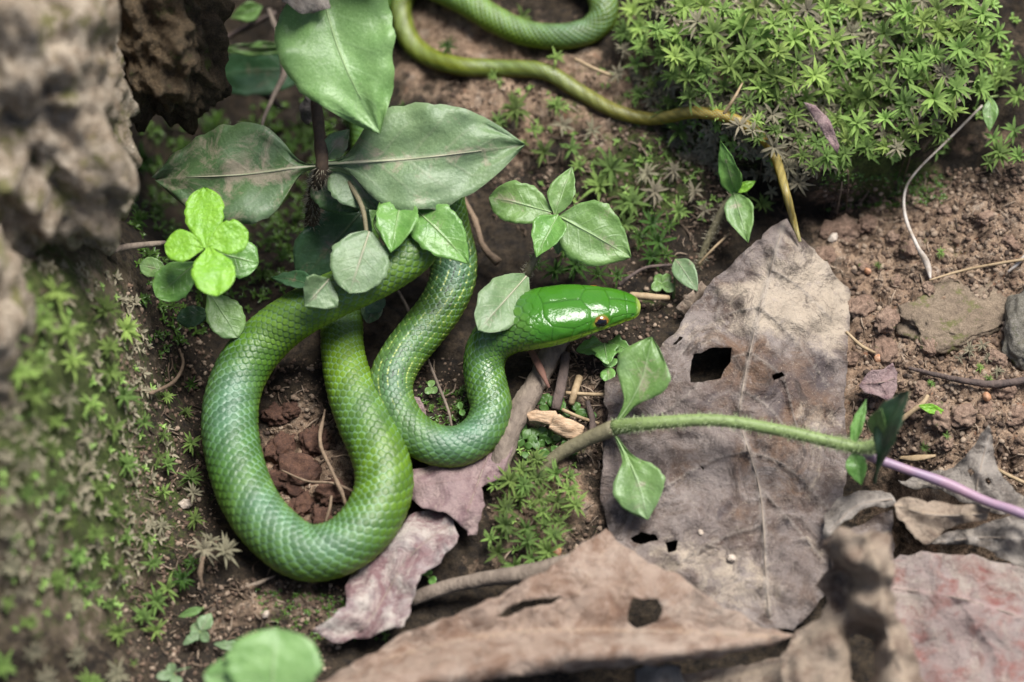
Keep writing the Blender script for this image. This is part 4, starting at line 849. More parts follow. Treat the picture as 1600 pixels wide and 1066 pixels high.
dead_leaf('dead_leaf', 'brown rolled dead leaf with an oval slit and a round hole',
  [(470,1085,2.0),(560,1028,2.2),(640,988,2.3),(700,962,2.2),(780,930,2.1),(870,880,1.9),(910,850,1.7),(945,828,1.3),(965,845,1.3),(1000,870,1.6),(1060,900,1.9),(1120,940,1.9),(1180,975,1.8),(1242,992,1.5),
   (1200,1010,1.4),(1120,1025,1.5),(1030,1037,1.6),(950,1046,1.6),(850,1052,1.6),(760,1062,1.6),(690,1090,1.6),(560,1110,1.6),(470,1110,1.8)],
  [(800,965,2.4),(1000,920,2.1),(900,905,2.0),(960,880,1.8),(900,1012,3.0),(1050,1003,2.9),(760,1025,3.0),(640,1050,3.0),(1150,1000,2.4),(1000,980,2.3),(900,975,2.2),(800,998,2.5),(620,1010,2.5),(850,1035,2.6),(980,1028,2.5)],
  M['dl_brown'], holes=[[(772,965),(800,946),(840,936),(880,934),(862,944),(822,953),(790,963)],[(983,945),(990,935),(1028,935),(1033,955),(1026,974),(996,981),(982,970)]],
  veins=[[(600,1030),(720,1000),(850,985),(1000,985),(1220,995)],[(850,985),(900,930),(950,850)],[(1000,985),(1030,930),(1060,905)],[(720,1000),(790,960),(860,895)],[(940,985),(985,900),(1010,880)],[(780,992),(840,950),(900,860)]], wrinkle=.11, seed=2, vein_w=2.2, zfun=roll_z, step=8)
dead_leaf('dead_leaf', 'pale mauve dead leaf with a notched tip under the small coil',
  [(640,735,.35),(665,728,.4),(700,718,.4),(740,705,.4),(775,670,.4),(800,648,.5),(803,690,.6),(788,738,.7),(772,752,.8),(752,762,.7),(760,790,.5),(742,832,.6),(731,836,.7),(715,814,.9),(690,796,.9),(658,796,.7),(640,775,.4)],
  [(700,760,1.0),(735,790,.9),(770,700,.6),(670,770,.8)], M['dl_mauve'], veins=[[(770,690),(750,745),(730,800)],[(790,660),(788,700),(780,740)],[(750,745),(700,752),(655,760)]], wrinkle=.08, seed=3, vein_w=2.2, step=7)
dead_leaf('dead_leaf', 'crinkled purple and white dead leaf sticking out below the wide coil',
  [(545,900,.3),(590,870,.3),(640,805,.3),(680,790,.4),(712,812,.7),(715,835,.8),(690,880,.8),(655,900,.7),(645,940,.7),(635,975,.6),(565,998,.5),(520,1004,.5),(488,985,.7),(520,965,1.0),(537,945,1.0),(540,922,.8)],
  [(600,910,.6),(660,850,.7),(570,960,.6),(545,960,1.1),(610,960,.8)], M['dl_purple'], veins=[[(700,820),(640,870),(590,950),(560,990)],[(640,870),(610,900),(555,920)]], wrinkle=.14, seed=4, vein_w=2.2, step=7)
dead_leaf('dead_leaf', 'upright twisted tan and grey dead leaf standing beside the red blotched leaf',
  [(1285,842,4.0),(1318,826,4.6),(1352,828,5.0),(1392,834,4.4),(1397,880,4.2),(1400,950,3.8),(1420,1000,3.4),(1442,1050,3.0),(1455,1120,2.6),(1330,1120,3.0),(1230,1110,2.2),(1215,1040,1.8),(1240,990,1.8),(1275,968,1.9),(1292,940,2.0),(1278,915,2.2),(1296,880,3.0)],
  [(1370,880,5.2),(1375,950,4.6),(1330,870,4.8),(1315,900,2.2),(1312,940,1.8),(1340,940,4.2),(1330,1000,1.6),(1360,1000,1.4),(1390,1010,4.0),(1310,1010,3.2),(1290,1000,2.8),(1345,1060,1.8),(1405,1070,3.8),(1260,1050,2.6),(1300,1060,2.8)], M['dl_tan'],
  holes=[[(1326,1000),(1340,990),(1362,1000),(1368,1050),(1350,1075),(1330,1060)]], veins=[[(1350,835),(1375,900),(1385,980),(1420,1080)]], wrinkle=.16, seed=5, step=8, edge_amp=10)
dead_leaf('dead_leaf', 'blotched red and pink dead leaf with grit, beside the upright twisted leaf',
  [(1388,874,.9),(1440,862,1.1),(1520,868,1.2),(1600,890,1.0),(1700,930,.9),(1720,1020,.6),(1700,1110,.5),(1420,1110,.4),(1400,1000,.6),(1384,930,.8)],
  [(1480,930,1.2),(1560,960,1.1),(1500,1030,.7),(1620,1020,.8)], M['dl_red'], veins=[[(1395,920),(1500,935),(1640,980),(1700,1010)],[(1500,935),(1560,900)],[(1500,935),(1560,1030)]], wrinkle=.12, seed=6)
dead_leaf('dead_leaf', 'curled cream tan dead leaf scrap over the dark gap beside the purple stem',
  [(1394,786,1.6),(1422,779,1.8),(1480,787,1.8),(1546,793,1.7),(1542,812,1.2),(1500,816,1.2),(1472,832,1.1),(1452,850,1.0),(1430,842,1.2),(1405,812,1.5)], [(1450,805,2.0),(1500,800,1.9),(1440,825,1.5)], M['dl_tan'], veins=[[(1400,790),(1460,805),(1540,803)]], wrinkle=.12, seed=7, step=6)
dead_leaf('dead_leaf', 'ash grey crumpled dead leaf strip running under the purple stem',
  [(1448,850,.9),(1480,832,1.1),(1540,815,1.2),(1600,800,1.2),(1700,800,1.3),(1720,905,.9),(1640,890,.9),(1600,884,.8),(1560,872,.6),(1540,852,.7),(1500,852,.7)], [(1580,840,1.5),(1650,850,1.2),(1520,838,1.3)], M['dl_ash'], veins=[[(1460,848),(1550,840),(1700,850)]], wrinkle=.22, seed=8, step=7)
dead_leaf('dead_leaf', 'ash grey pointed dead leaf with two small round holes behind the purple stem',
  [(1546,662,1.9),(1552,690,1.6),(1562,735,1.4),(1590,768,1.2),(1640,790,1.0),(1620,810,1.0),(1540,800,1.0),(1470,770,.9),(1420,760,.9),(1400,752,.8),(1440,742,.9),(1490,728,1.1),(1518,700,1.4)],
  [(1535,720,1.5),(1510,755,1.3),(1570,780,1.2)], M['dl_ash'], holes=[[(1512,735),(1518,730),(1523,738),(1517,745)],[(1539,750),(1547,746),(1552,753),(1545,759)]], veins=[[(1548,670),(1535,720),(1520,790)]], wrinkle=.15, seed=9, step=6)
dead_leaf('dead_leaf', 'folded grey brown dead leaf edge with a dark crescent gap by the upright twisted leaf',
  [(1290,800,.8),(1310,775,.9),(1350,765,1.1),(1395,772,1.2),(1400,788,1.3),(1360,796,1.4),(1325,810,1.4),(1300,835,1.1),(1286,850,.8)], [(1340,785,1.4)], M['dl_ash'], veins=[[(1295,830),(1340,790),(1395,780)]], wrinkle=.12, seed=10, step=6)
dead_leaf('dead_leaf', 'mauve grey dead leaf between the big dead leaf and the upright twisted one',
  [(1296,850,.5),(1330,822,.7),(1392,800,.9),(1398,860,.7),(1392,900,.6),(1330,900,.5),(1300,900,.4)], [(1350,850,.9)], M['dl_grey'], veins=[[(1300,870),(1390,830)]], wrinkle=.1, seed=11, step=7)
dead_leaf('dead_leaf', 'small reddish lobed dead leaf beside the orange seed',
  [(1340,600,'x'),(1362,578,'x'),(1380,574,'x'),(1396,566,'x'),(1404,582,'x'),(1402,604,'x'),(1390,626,'x'),(1370,620,'x'),(1352,612,'x')] and [(1340,600,.5),(1362,578,.7),(1380,577,.8),(1396,566,.8),(1404,582,.7),(1402,604,.7),(1390,626,.6),(1370,618,.7),(1352,612,.6)],
  [(1378,598,.9)], M['dl_mauve'], veins=[[(1345,600),(1375,598),(1400,590)],[(1375,598),(1388,620)],[(1375,598),(1394,570)]], wrinkle=.05, seed=12, step=5, edge_amp=3, vein_w=1.4)
dead_leaf('dead_leaf', 'dark brown dead leaf scrap in the gap under the rolled brown leaf',
  [(1050,1050,.3),(1110,1048,.4),(1180,1036,.5),(1232,1020,.6),(1240,1060,.4),(1230,1110,.3),(1080,1110,.2)], [(1150,1060,.6)], M['dl_tan'], veins=[[(1060,1080),(1220,1040)]], wrinkle=.15, seed=13, step=7)
dead_leaf('dead_leaf', 'ash grey curled leaf end poking from under the rolled brown leaf',
  [(990,1050,.6),(1020,1036,.9),(1060,1040,.9),(1075,1070,.5),(1060,1100,.3),(990,1100,.3)], [(1030,1060,1.1)], M['dl_ash'], wrinkle=.15, seed=14, step=7)
dead_leaf('dead_leaf', 'small curled brown leaf scrap between the pale pointed leaf and the big dead leaf',
  [(1058,478,.6),(1080,455,.8),(1098,438,.9),(1108,446,.8),(1092,470,.5),(1072,492,.4)], [(1082,462,1.0)], M['dl_tan'], wrinkle=.08, seed=15, step=5)
dead_leaf('dead_leaf', 'small mauve leaf scrap inside the small coil of the snake',
  [(642,618,.3),(655,622,.4),(668,650,.3),(672,662,.2),(655,648,.1),(644,636,.2)], [(656,638,.4)], M['dl_mauve'], wrinkle=.05, seed=16, step=5)
dead_leaf('dead_leaf', 'narrow dry tan leaf lying below the wide coil',
  [(380,918,.25),(400,908,.35),(432,899,.35),(425,904,.25),(400,914,.2)], [(405,909,.4)], M['dl_tan'], wrinkle=.02, seed=17, step=4, edge_amp=1)
dead_leaf('dead_leaf', 'slim grey brown leaf scrap caught in the mossy mound',
  [(1256,160,4.2),(1275,165,4.4),(1298,190,4.3),(1312,228,4.0),(1308,240,3.8),(1290,215,4.0),(1268,180,4.1)], [(1285,190,4.6)], M['dl_mauve'], wrinkle=.05, seed=18, step=5, edge_amp=1.5)
dead_leaf('dead_leaf', 'shrivelled dark scrap hanging from the old stem in the hollow',
  [(468,165,2.6),(478,150,3.0),(492,158,3.2),(490,190,2.8),(478,194,2.4),(470,186,2.4)], [(480,172,3.2)], M['dl_ash'], wrinkle=.1, seed=19, step=4, edge_amp=3)
dead_leaf('dead_leaf', 'pale brown dead leaf corner hanging above the bright pale leaf',
  [(440,-40,8.2),(520,-40,8.2),(512,10,8.0),(488,26,7.9),(458,14,8.0),(440,2,8.0)], [(480,0,8.3)], M['dl_ash'], wrinkle=.1, seed=20, step=8)

# ------------------------------------------------------------------ twigs, roots, straws, wood chips
def stick(name, label, cat, pts, rpx, mat, group=None, **kw):
    p = [pt(q) for q in pts]; r = np.interp(np.linspace(0, 1, len(p)), np.linspace(0, 1, len(rpx)), rpx) * PX
    v, f = tube(p, r, **kw); return tag(mesh_obj(name, v, f, M[mat], loc=base_of(v)), label, cat, group)
g = lambda x, y, h=.1: (x, y, 'a', h)
stick('twig', 'thick grey jointed twig running from under the snake head to the mauve leaf', 'twig', [g(880,520,.3), g(862,552,.35), g(840,594,.4), g(824,622,.42), g(806,652,.4), g(788,700,.3), g(776,745,.2)], [17, 18, 16, 18, 17, 17, 15], 'bark', sides=20, n=10, rough=.16, freq=260)
stick('twig', 'slim flat dark twig standing beside the thick grey twig', 'twig', [g(884,552,.5), g(879,590,.55), g(868,640,.3)], [7, 8, 8], 'bark_dark', sides=10, rough=.15, flat=.6)
stick('twig', 'short reddish splinter leaning across the thick grey twig', 'twig', [g(828,545,1.1), g(842,572,1.1), g(858,606,.9)], [5, 6, 2], 'bark_red', sides=8, rough=.15, flat=.6)
stick('straw', 'pale straw piece pointing at the dead leaf beneath the snake chin', 'straw', [g(884,614,.35), g(915,616,.4), g(948,617,.4)], [3, 3, 3], 'straw')
stick('straw', 'thin straw lying above the split wood chip', 'straw', [g(878,640,.3), g(905,652,.35), g(936,662,.3)], [3, 3, 2.5], 'straw')
stick('straw', 'short thick pale stalk under the slim dark twig', 'straw', [g(905,590,.3), g(898,612,.35), g(892,632,.2)], [6, 6, 5], 'straw', rough=.1)
stick('twig', 'dark thin bent twig between wood chip and creeping stem', 'twig', [g(918,628,.3), g(924,650,.4), g(926,672,.3), g(922,690,.2)], [4, 5, 6, 5], 'bark_dark', rough=.25)
stick('twig', 'light brown smooth twig just above the rolled brown leaf', 'twig', [g(640,938,.4), g(690,920,.6), g(750,906,.9), g(830,894,1.3), g(900,872,1.4)], [10, 11, 11, 13, 10], 'bark', sides=14, rough=.14)
stick('root', 'pale crooked root hanging inside the wide coil of the snake', 'root', [g(508,640,.9), g(500,690,1.0), g(518,735,.9), g(534,770,.8), g(546,805,.4)], [1.8, 3.4, 2.8, 3.6, 2], 'root', rough=.4)
stick('root', 'thin brown rootlet crossing the clods inside the wide coil', 'root', [g(440,735,.7), g(480,752,.7), g(520,755,.7), g(556,770,.6)], [1.5, 2, 2, 2.5], 'root', rough=.2)
stick('root', 'fine looping rootlet beside the crooked root', 'root', [g(520,715,.6), g(545,712,.7), g(556,735,.7), g(558,770,.5)], [1.5, 1.8, 1.8, 2], 'root')
stick('root', 'reddish short root stub inside the wide coil', 'root', [g(518,775,.6), g(515,795,.7), g(508,818,.4)], [2, 2.5, 2], 'root')
stick('stalk', 'thin grey stalk slanting inside the small coil of the snake', 'stalk', [g(668,560,.5), g(684,600,.5), g(700,640,.4), g(706,668,.3)], [2, 2.4, 2.2, 2], 'bark')
stick('stalk', 'pair of dull stalks in the dark gap beneath the arched coil', 'stalk', [g(622,455,.6), g(636,480,.6), g(645,506,.5)], [2.5, 2.5, 2.5], 'bark')
stick('root', 'brown crooked rootlet behind the three leaf seedling', 'root', [g(722,305,.6), g(742,345,.8), g(755,385,.8), g(778,410,.6)], [3, 5, 5, 7], 'root', rough=.35)
stick('twig', 'dim brown twig lying across the dark oval leaf in the hollow', 'twig', [g(345,95,1.2), g(385,125,1.6), g(420,152,1.6), g(440,170,1.2)], [6, 7, 7, 5], 'bark_dark', rough=.15)
stick('twig', 'thin forked twig drooping in the hollow above the soiled leaf', 'twig', [g(420,15,3.0), g(436,60,3.6), g(444,112,3.8), g(430,145,4.0), g(412,185,5.0), g(408,210,5.4)], [4, 5, 6, 4, 3, 2], 'bark', rough=.2)
stick('twig', 'knobbly brown twig from the big rock to the fleshy plant', 'twig', [g(170,392,.5), g(205,385,1.6), g(258,380,3.0)], [6, 5, 4], 'bark', rough=.3)
stick('twig', 'dark twig running between the earth clod and the narrow blade', 'twig', [g(318,85,1.2), g(350,62,1.8), g(392,40,2.0), g(430,20,2.2)], [5, 5, 5, 4], 'bark_dark', rough=.2)
stick('stalk', 'silvery curved grass stalk ending on the bare soil', 'stalk', [g(1535,165,.5), g(1480,220,.8), g(1432,268,1.0), g(1414,300,1.0), g(1415,340,.9), g(1432,382,.7), g(1448,412,.5), g(1454,436,.2)], [2, 2, 2, 2.2, 3, 3.2, 6, 1.5], 'silver', n=10)
stick('straw', 'long thin straw reaching the silvery stalk across the soil', 'straw', [g(1452,438,.3), g(1500,424,.35), g(1560,412,.35), g(1650,398,.4)], [1.5, 2.2, 2.4, 2.5], 'straw')
stick('straw', 'short white straw near the corner of the flat stone', 'straw', [g(1575,425,.3), g(1590,412,.4), g(1605,395,.4)], [2, 3, 2], 'silver')
stick('root', 'dark root lying across the bare soil past the big dead leaf', 'root', [g(1420,575,.3), g(1460,585,.35), g(1510,596,.35), g(1560,600,.35), g(1640,588,.3)], [3, 4, 5, 6, 6], 'bark_dark', rough=.2)
stick('straw', 'grey dry stalk leaning on the edge of the big dead leaf', 'straw', [g(1322,518,.6), g(1345,540,.5), g(1368,552,.3)], [2, 3, 2], 'straw')
stick('straw', 'pale dry blade lying under the grey pointed leaf', 'straw', [g(1405,715,.3), g(1430,716,.4), g(1462,712,.3)], [3, 6, 2], 'straw', flat=.4)
stick('twig', 'tan bent twig reaching to the upright dark leaf', 'twig', [g(1388,680,.5), g(1410,655,.6), g(1440,632,.5), g(1450,618,.3)], [4, 4, 4, 3], 'straw', rough=.15)
stick('straw', 'dry straw pair beside the grey pointed leaf', 'straw', [g(1548,728,.6), g(1580,745,.5), g(1640,772,.4)], [3, 3, 3], 'straw')
stick('straw', 'pale twig end sticking out past the snake snout', 'straw', [g(985,462,.6), g(1015,464,.6), g(1045,466,.4)], [6, 6, 4], 'straw', rough=.2)
stick('twig', 'thin dark curved twig rising beyond the snake snout', 'twig', [g(968,446,.5), g(982,434,.7), g(1010,418,.8), g(1050,414,.6)], [4, 3, 2.5, 2], 'bark_dark')
stick('straw', 'thin tan stalk propped against the big dead leaf tip', 'straw', [g(1090,415,.4), g(1115,388,.8), g(1140,365,.9)], [2, 2, 2], 'straw')
stick('straw', 'slanting dry stalk standing out of the mossy mound above the tail', 'straw', [g(1130,180,.6), g(1148,152,.9), g(1160,130,1.0)], [3, 2.5, 1.5], 'straw')
stick('straw', 'short tan stalk beneath the upper snake loop', 'straw', [g(898,92,.5), g(930,108,.6), g(960,120,.4)], [3, 3, 3], 'straw')
stick('root', 'curved root at the foot of the mossy bank', 'root', [g(235,615,.6), g(270,598,.6), g(286,570,.5), g(280,545,.4)], [3, 3, 2.5, 2], 'root', rough=.2)
stick('root', 'pale root tuft under the dry rosette by the wide coil', 'root', [g(318,870,.9), g(312,895,.7), g(316,918,.4)], [3, 4, 3], 'root', rough=.5)

def chip(label, outline, h, mat, th=.0022, seed=0, loc_h=None):
    o = dead_leaf('wood_chip', label, [(x, y, z) for x, y, z in outline], h, mat, wrinkle=.06, seed=seed, step=4, edge_amp=3, thick=th, rim=0, cat='wood chip'); return o
M['wood_dl'] = M['wood']
wc = thing('wood_chip', 'pale split wood chip in two broken pieces on green liverwort', 'wood chip', A(868, 664, 0))
for nm, ol_, hh in (('splinter', [(822,646,.7),(838,640,.8),(868,642,.9),(872,650,.9),(868,662,.7),(848,659,.6),(826,657,.6)], [(850,650,.95)]), ('splinter', [(866,648,.95),(876,646,1.0),(898,658,.95),(913,668,.85),(910,676,.7),(901,688,.55),(884,682,.6),(860,668,.7)], [(888,666,1.05)])):
    o = chip('x', ol_, hh, M['wood'], seed=30 + len(ol_)); del o['label']; del o['category']; o.name = nm; o.location = Vector(o.location) - Vector(wc.location); o.parent = wc
# ------------------------------------------------------------------ moss
def rosette_mesh(n, up, seed, wid=.17, curl=.5, stem=.5):
    r = random.Random(seed); v, f = [], []
    for k in range(n):
        az = k * 2.39996 + r.uniform(-.5, .5); lv = k / n; el = math.radians(8 + up * (1 - lv) * 1.0 + r.uniform(-9, 9)); L = r.uniform(.6, 1.12) * (.62 + .38 * lv)
        rad = np.array([math.cos(az), math.sin(az), 0]); sd = np.array([-math.sin(az), math.cos(az), 0]); base = np.array([0, 0, .12 * (1 - lv)]) + rad * .04
        ts = [0, .3, .62, 1.0]; ws = [.55, 1.0, .8, .0]; m = len(v); zz, rr_ = 0, 0; pr = 0
        for i, t in enumerate(ts):
            e = el - curl * t * r.uniform(.7, 1.2); dt = (t - pr) * L; pr = t; rr_ += math.cos(e) * dt; zz += math.sin(e) * dt
            c = base + rad * rr_ + np.array([0, 0, zz]); w = ws[i] * wid * .5
            if i < 3: v += [c - sd * w + np.array([0, 0, w * .5]), c, c + sd * w + np.array([0, 0, w * .5])]
            else: v.append(c)
        for i in range(2):
            a = m + i * 3; f += [(a, a + 1, a + 4, a + 3), (a + 1, a + 2, a + 5, a + 4)]
        f += [(m + 6, m + 7, m + 9), (m + 7, m + 8, m + 9)]
    if stem:
        m = len(v)
        for z, w in ((-stem, .05), (.1, .06)):
            for k in range(5): v.append(np.array([math.cos(k * 1.2566) * w, math.sin(k * 1.2566) * w, z]))
        for k in range(5): f.append((m + k, m + (k + 1) % 5, m + 5 + (k + 1) % 5, m + 5 + k))
    return np.array(v), f
ROS = {}
for key, mt in (('bright', 'moss_bright'), ('mid', 'moss_mid'), ('dark', 'moss_dark'), ('dry', 'moss_dry')):
    for k in range(6):
        v, f = rosette_mesh(12 + k * 2, 62 if key != 'dry' else 48, k * 11 + len(key), wid=.15 if key != 'dry' else .14, curl=.55 + .12 * (k % 3), stem=.7)
        o = mesh_obj('moss_rosette', v, f, M[mt]); me = o.data; bpy.data.objects.remove(o); ROS[key, k] = me
def set_rosette(p, n, size, key, label, group):
    o = bpy.data.objects.new('moss_rosette', ROS[key, random.randrange(6)]); COL.objects.link(o)
    nn = Vector(n) * .5 + Vector((random.uniform(-.42, .42), random.uniform(-.45, .25) - .12, .75)); q = nn.to_track_quat('Z', 'Y').to_matrix().to_4x4()
    o.matrix_world = Matrix.Translation(Vector(p)) @ q @ Matrix.Rotation(random.uniform(0, 6.28), 4, 'Z') @ Matrix.Scale(size, 4)
    pre = {'bright': '', 'mid': '', 'dark': '', 'dry': ''}
    if key == 'dry' and 'dry' not in label and 'olive' not in label: label = 'dry brownish grey ' + label[label.index('moss'):]
    elif key == 'mid' and label.startswith('bright'): label = 'dull mid ' + label[label.index('green'):]
    return tag(o, label, 'moss', group)
def ros_px(px, py, rpx, key, label, group, lift=.25):
    p, n = G(px, py); set_rosette(W(px, py, p[2] + lift * .01), n, rpx * PX, key, label, group)
def scatter(poly, count, mind):
    pts = []; poly = np.array(poly, float); lo, hi = poly.min(0), poly.max(0); tries = 0
    while len(pts) < count and tries < 6000:
        tries += 1; p = rng.uniform(lo, hi)
        if inside(poly, p[None])[0] and all((p[0] - q[0]) ** 2 + (p[1] - q[1]) ** 2 > mind ** 2 for q in pts): pts.append(p)
    return pts
LB = ('green star shaped moss rosette on the damp slope behind the snake head', 'moss rosettes on the damp slope')
for px, py, r_, k in [(806,172,34,'mid'),(780,190,20,'mid'),(850,238,30,'mid'),(892,232,26,'mid'),(955,264,38,'mid'),(938,292,34,'mid'),(905,262,22,'mid'),(988,318,34,'mid'),(975,350,28,'mid'),(1022,300,28,'dry'),(1012,272,24,'dry'),(870,166,22,'mid'),(832,204,20,'mid'),
                      (815,25,24,'mid'),(868,92,22,'mid'),(700,74,20,'dark'),(770,118,12,'mid'),(880,196,24,'dry'),(1062,205,36,'mid'),(1040,180,24,'mid'),(925,205,22,'dry'),(1052,268,22,'dry'),(1085,300,22,'dry'),(1100,330,20,'dry'),(1060,330,24,'mid'),(1190,320,22,'mid'),(1248,285,26,'dry'),(1232,262,20,'dry'),(1205,300,16,'dry')]:
    ros_px(px, py, r_ * 1.22, k, *LB, lift=.4)
LB = ('wet dark green moss rosette with pointed leaves right behind the snake snout', 'wet moss rosettes by the snout')
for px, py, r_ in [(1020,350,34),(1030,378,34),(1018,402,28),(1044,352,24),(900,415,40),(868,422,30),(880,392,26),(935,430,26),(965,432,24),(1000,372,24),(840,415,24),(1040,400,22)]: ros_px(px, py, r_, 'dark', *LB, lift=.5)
LB = ('bright green moss rosette crowding the mossy mound above the tail', 'moss rosettes on the mossy mound')
for px, py in scatter([(985,0),(1545,0),(1560,60),(1535,130),(1500,190),(1440,225),(1330,235),(1280,150),(1130,110),(1000,80)], 104, 28):
    ros_px(px, py, random.triangular(24, 50, 36), random.choices(['bright', 'mid', 'dry'], [.74, .16, .10])[0], *LB, lift=random.uniform(.35, 1.25))
for px, py in scatter([(955,60),(1000,40),(1130,100),(1280,150),(1330,235),(1300,262),(1200,235),(1100,160),(1010,160),(960,110)], 46, 24):
    ros_px(px, py, random.uniform(20, 36), random.choice(['mid', 'dry', 'mid', 'bright', 'bright']), *LB, lift=.5)
for px, py, r_ in [(1290,245,34),(1270,262,26),(1320,240,28),(1175,205,26),(1400,232,26)]: ros_px(px, py, r_, random.choice(['mid', 'dry', 'bright']), *LB, lift=.9)
LB = ('green moss rosette hanging at the right shoulder of the mossy mound on soil', 'moss rosettes beside the mound')
for px, py, r_ in [(1562,240,36),(1585,205,34),(1552,216,28),(1592,245,26),(1520,90,34),(1565,120,34),(1590,150,30),(1545,255,24),(1600,100,30)]: ros_px(px, py, r_, 'mid', *LB, lift=.6)
LB = ('yellow green moss rosette on the high mossy bank', 'moss rosettes on the mossy bank')
for px, py in scatter([(10,470),(100,440),(180,450),(215,520),(205,620),(120,640),(10,600)], 16, 36): ros_px(px, py, random.uniform(26, 42), random.choice(['bright', 'bright', 'mid', 'dry']), *LB, lift=.5)
for px, py in scatter([(5,620),(120,650),(210,640),(255,700),(270,840),(180,900),(60,960),(5,900)], 26, 42) + scatter([(0,900),(120,900),(210,960),(190,1066),(0,1066)], 12, 45): ros_px(px, py, random.uniform(18, 30), random.choice(['mid', 'bright', 'dry', 'mid']), *LB, lift=.3)
for px, py, r_ in [(180,60,22),(235,205,20),(170,210,18),(200,130,18),(150,330,18),(60,360,18)]: ros_px(px, py, r_, 'bright', *LB, lift=.9)
LB = ('small green moss rosette along the shady foot of the mossy bank', 'moss rosettes at the bank foot')
for px, py, r_, k in [(300,692,26,'mid'),(298,748,28,'mid'),(290,645,18,'mid'),(255,680,20,'mid'),(262,725,22,'mid'),(255,770,22,'mid'),(305,812,24,'mid'),(245,940,32,'mid'),(285,905,30,'dark'),(262,920,30,'mid'),(225,965,26,'mid'),(245,985,28,'mid'),(300,880,20,'dark'),(240,880,22,'mid'),(230,845,22,'mid'),(260,620,18,'mid'),
                      (330,470,14,'dark'),(300,600,16,'dark'),(210,1035,12,'mid')]: ros_px(px, py, r_, k, *LB, lift=.4)
LB = ('dry greyish moss rosette touching the wide coil by the white pebble', 'dry moss rosettes by the coil')
for px, py, r_ in [(318,858,30),(352,862,34),(330,845,22),(302,770,22)]: ros_px(px, py, r_, 'dry', *LB, lift=.7)
LB = ('small green moss rosette in the patch between mauve leaf and big dead leaf', 'moss rosettes in the low patch')
for px, py in scatter([(760,745),(800,735),(850,715),(905,735),(900,790),(880,850),(850,885),(780,885),(765,840),(790,800)], 26, 21): ros_px(px, py, random.uniform(22, 34), 'mid', *LB, lift=.5)
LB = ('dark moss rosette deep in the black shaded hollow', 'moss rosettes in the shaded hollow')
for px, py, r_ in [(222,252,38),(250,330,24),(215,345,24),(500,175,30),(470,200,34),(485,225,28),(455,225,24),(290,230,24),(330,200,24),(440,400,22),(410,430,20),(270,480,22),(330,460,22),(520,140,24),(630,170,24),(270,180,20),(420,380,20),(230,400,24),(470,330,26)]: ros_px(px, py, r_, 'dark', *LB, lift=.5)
LB = ('olive moss tuft growing on the bare reddish soil', 'moss tufts on the bare soil')
for px, py, r_ in [(1515,548,18),(1535,540,18),(1500,560,14),(1545,560,14),(1560,582,16),(1545,592,12),(1372,415,10),(1470,395,12),(1455,600,10),(1530,575,12),(1445,700,12),(1480,680,10)]: ros_px(px, py, r_, 'dry' if r_ > 13 else 'mid', *LB, lift=.15)

def carpet(name, label, specs, keys, cat='moss'):
    """Fine moss shoots nobody could count: one mesh."""
    v, f, o = [], [], 0
    src = [rosette_mesh(7, 60, 900 + k, .26, .4, 0) for k in range(4)]
    for poly, n, r0, r1 in specs:
        P_ = np.array(poly, float); lo, hi = P_.min(0), P_.max(0); c = 0
        while c < n:
            p = rng.uniform(lo, hi)
            if not inside(P_, p[None])[0]: continue
            c += 1; q, nn = G(p[0], p[1]); sv, sf = src[random.randrange(4)]; a = random.uniform(0, 6.28); s = random.uniform(r0, r1) * PX
            R_ = np.array(Vector(nn * .6 + np.array([0, 0, .5])).to_track_quat('Z', 'Y').to_matrix()) @ np.array([[math.cos(a), -math.sin(a), 0], [math.sin(a), math.cos(a), 0], [0, 0, 1]])
            v.append(sv @ R_.T * s + q + np.array([0, 0, .0003])); f += [tuple(i + o for i in t) for t in sf]; o += len(sv)
    return tag(mesh_obj(name, np.vstack(v), f, M[keys]), label, cat, kind='stuff')
carpet('moss_carpet', 'fine low green moss shoots covering damp soil and the mound', [
    ([(955,20),(1600,0),(1560,160),(1480,240),(1300,270),(1150,240),(1000,160)], 420, 10, 20), ([(960,240),(1150,230),(1180,330),(1060,400),(960,380)], 45, 7, 13), ([(0,450),(200,440),(260,700),(240,960),(0,1000)], 110, 7, 14),
    ([(800,660),(860,680),(900,720),(880,860),(780,880),(770,820)], 60, 5, 10), ([(780,130),(1000,100),(1080,240),(900,330),(780,260)], 60, 6, 12)], 'moss_mid')
carpet('moss_carpet', 'dry brownish moss litter between the green rosettes on mound and bank', [
    ([(980,100),(1300,150),(1330,260),(1200,290),(1060,250)], 420, 12, 22), ([(0,400),(200,420),(270,700),(250,900),(0,950)], 300, 9, 18), ([(1000,0),(1550,0),(1500,200),(1350,230)], 300, 12, 22)], 'moss_dry')
carpet('moss_carpet', 'dark fine moss film in the shaded hollow', [([(200,200),(560,140),(620,330),(480,440),(240,560),(200,420)], 600, 8, 16), ([(650,600),(740,600),(740,670),(660,670)], 60, 6, 10), ([(400,920),(560,930),(620,1000),(420,1000)], 160, 4, 8), ([(1280,270),(1480,270),(1480,320),(1290,330)], 260, 4, 8)], 'moss_dark')
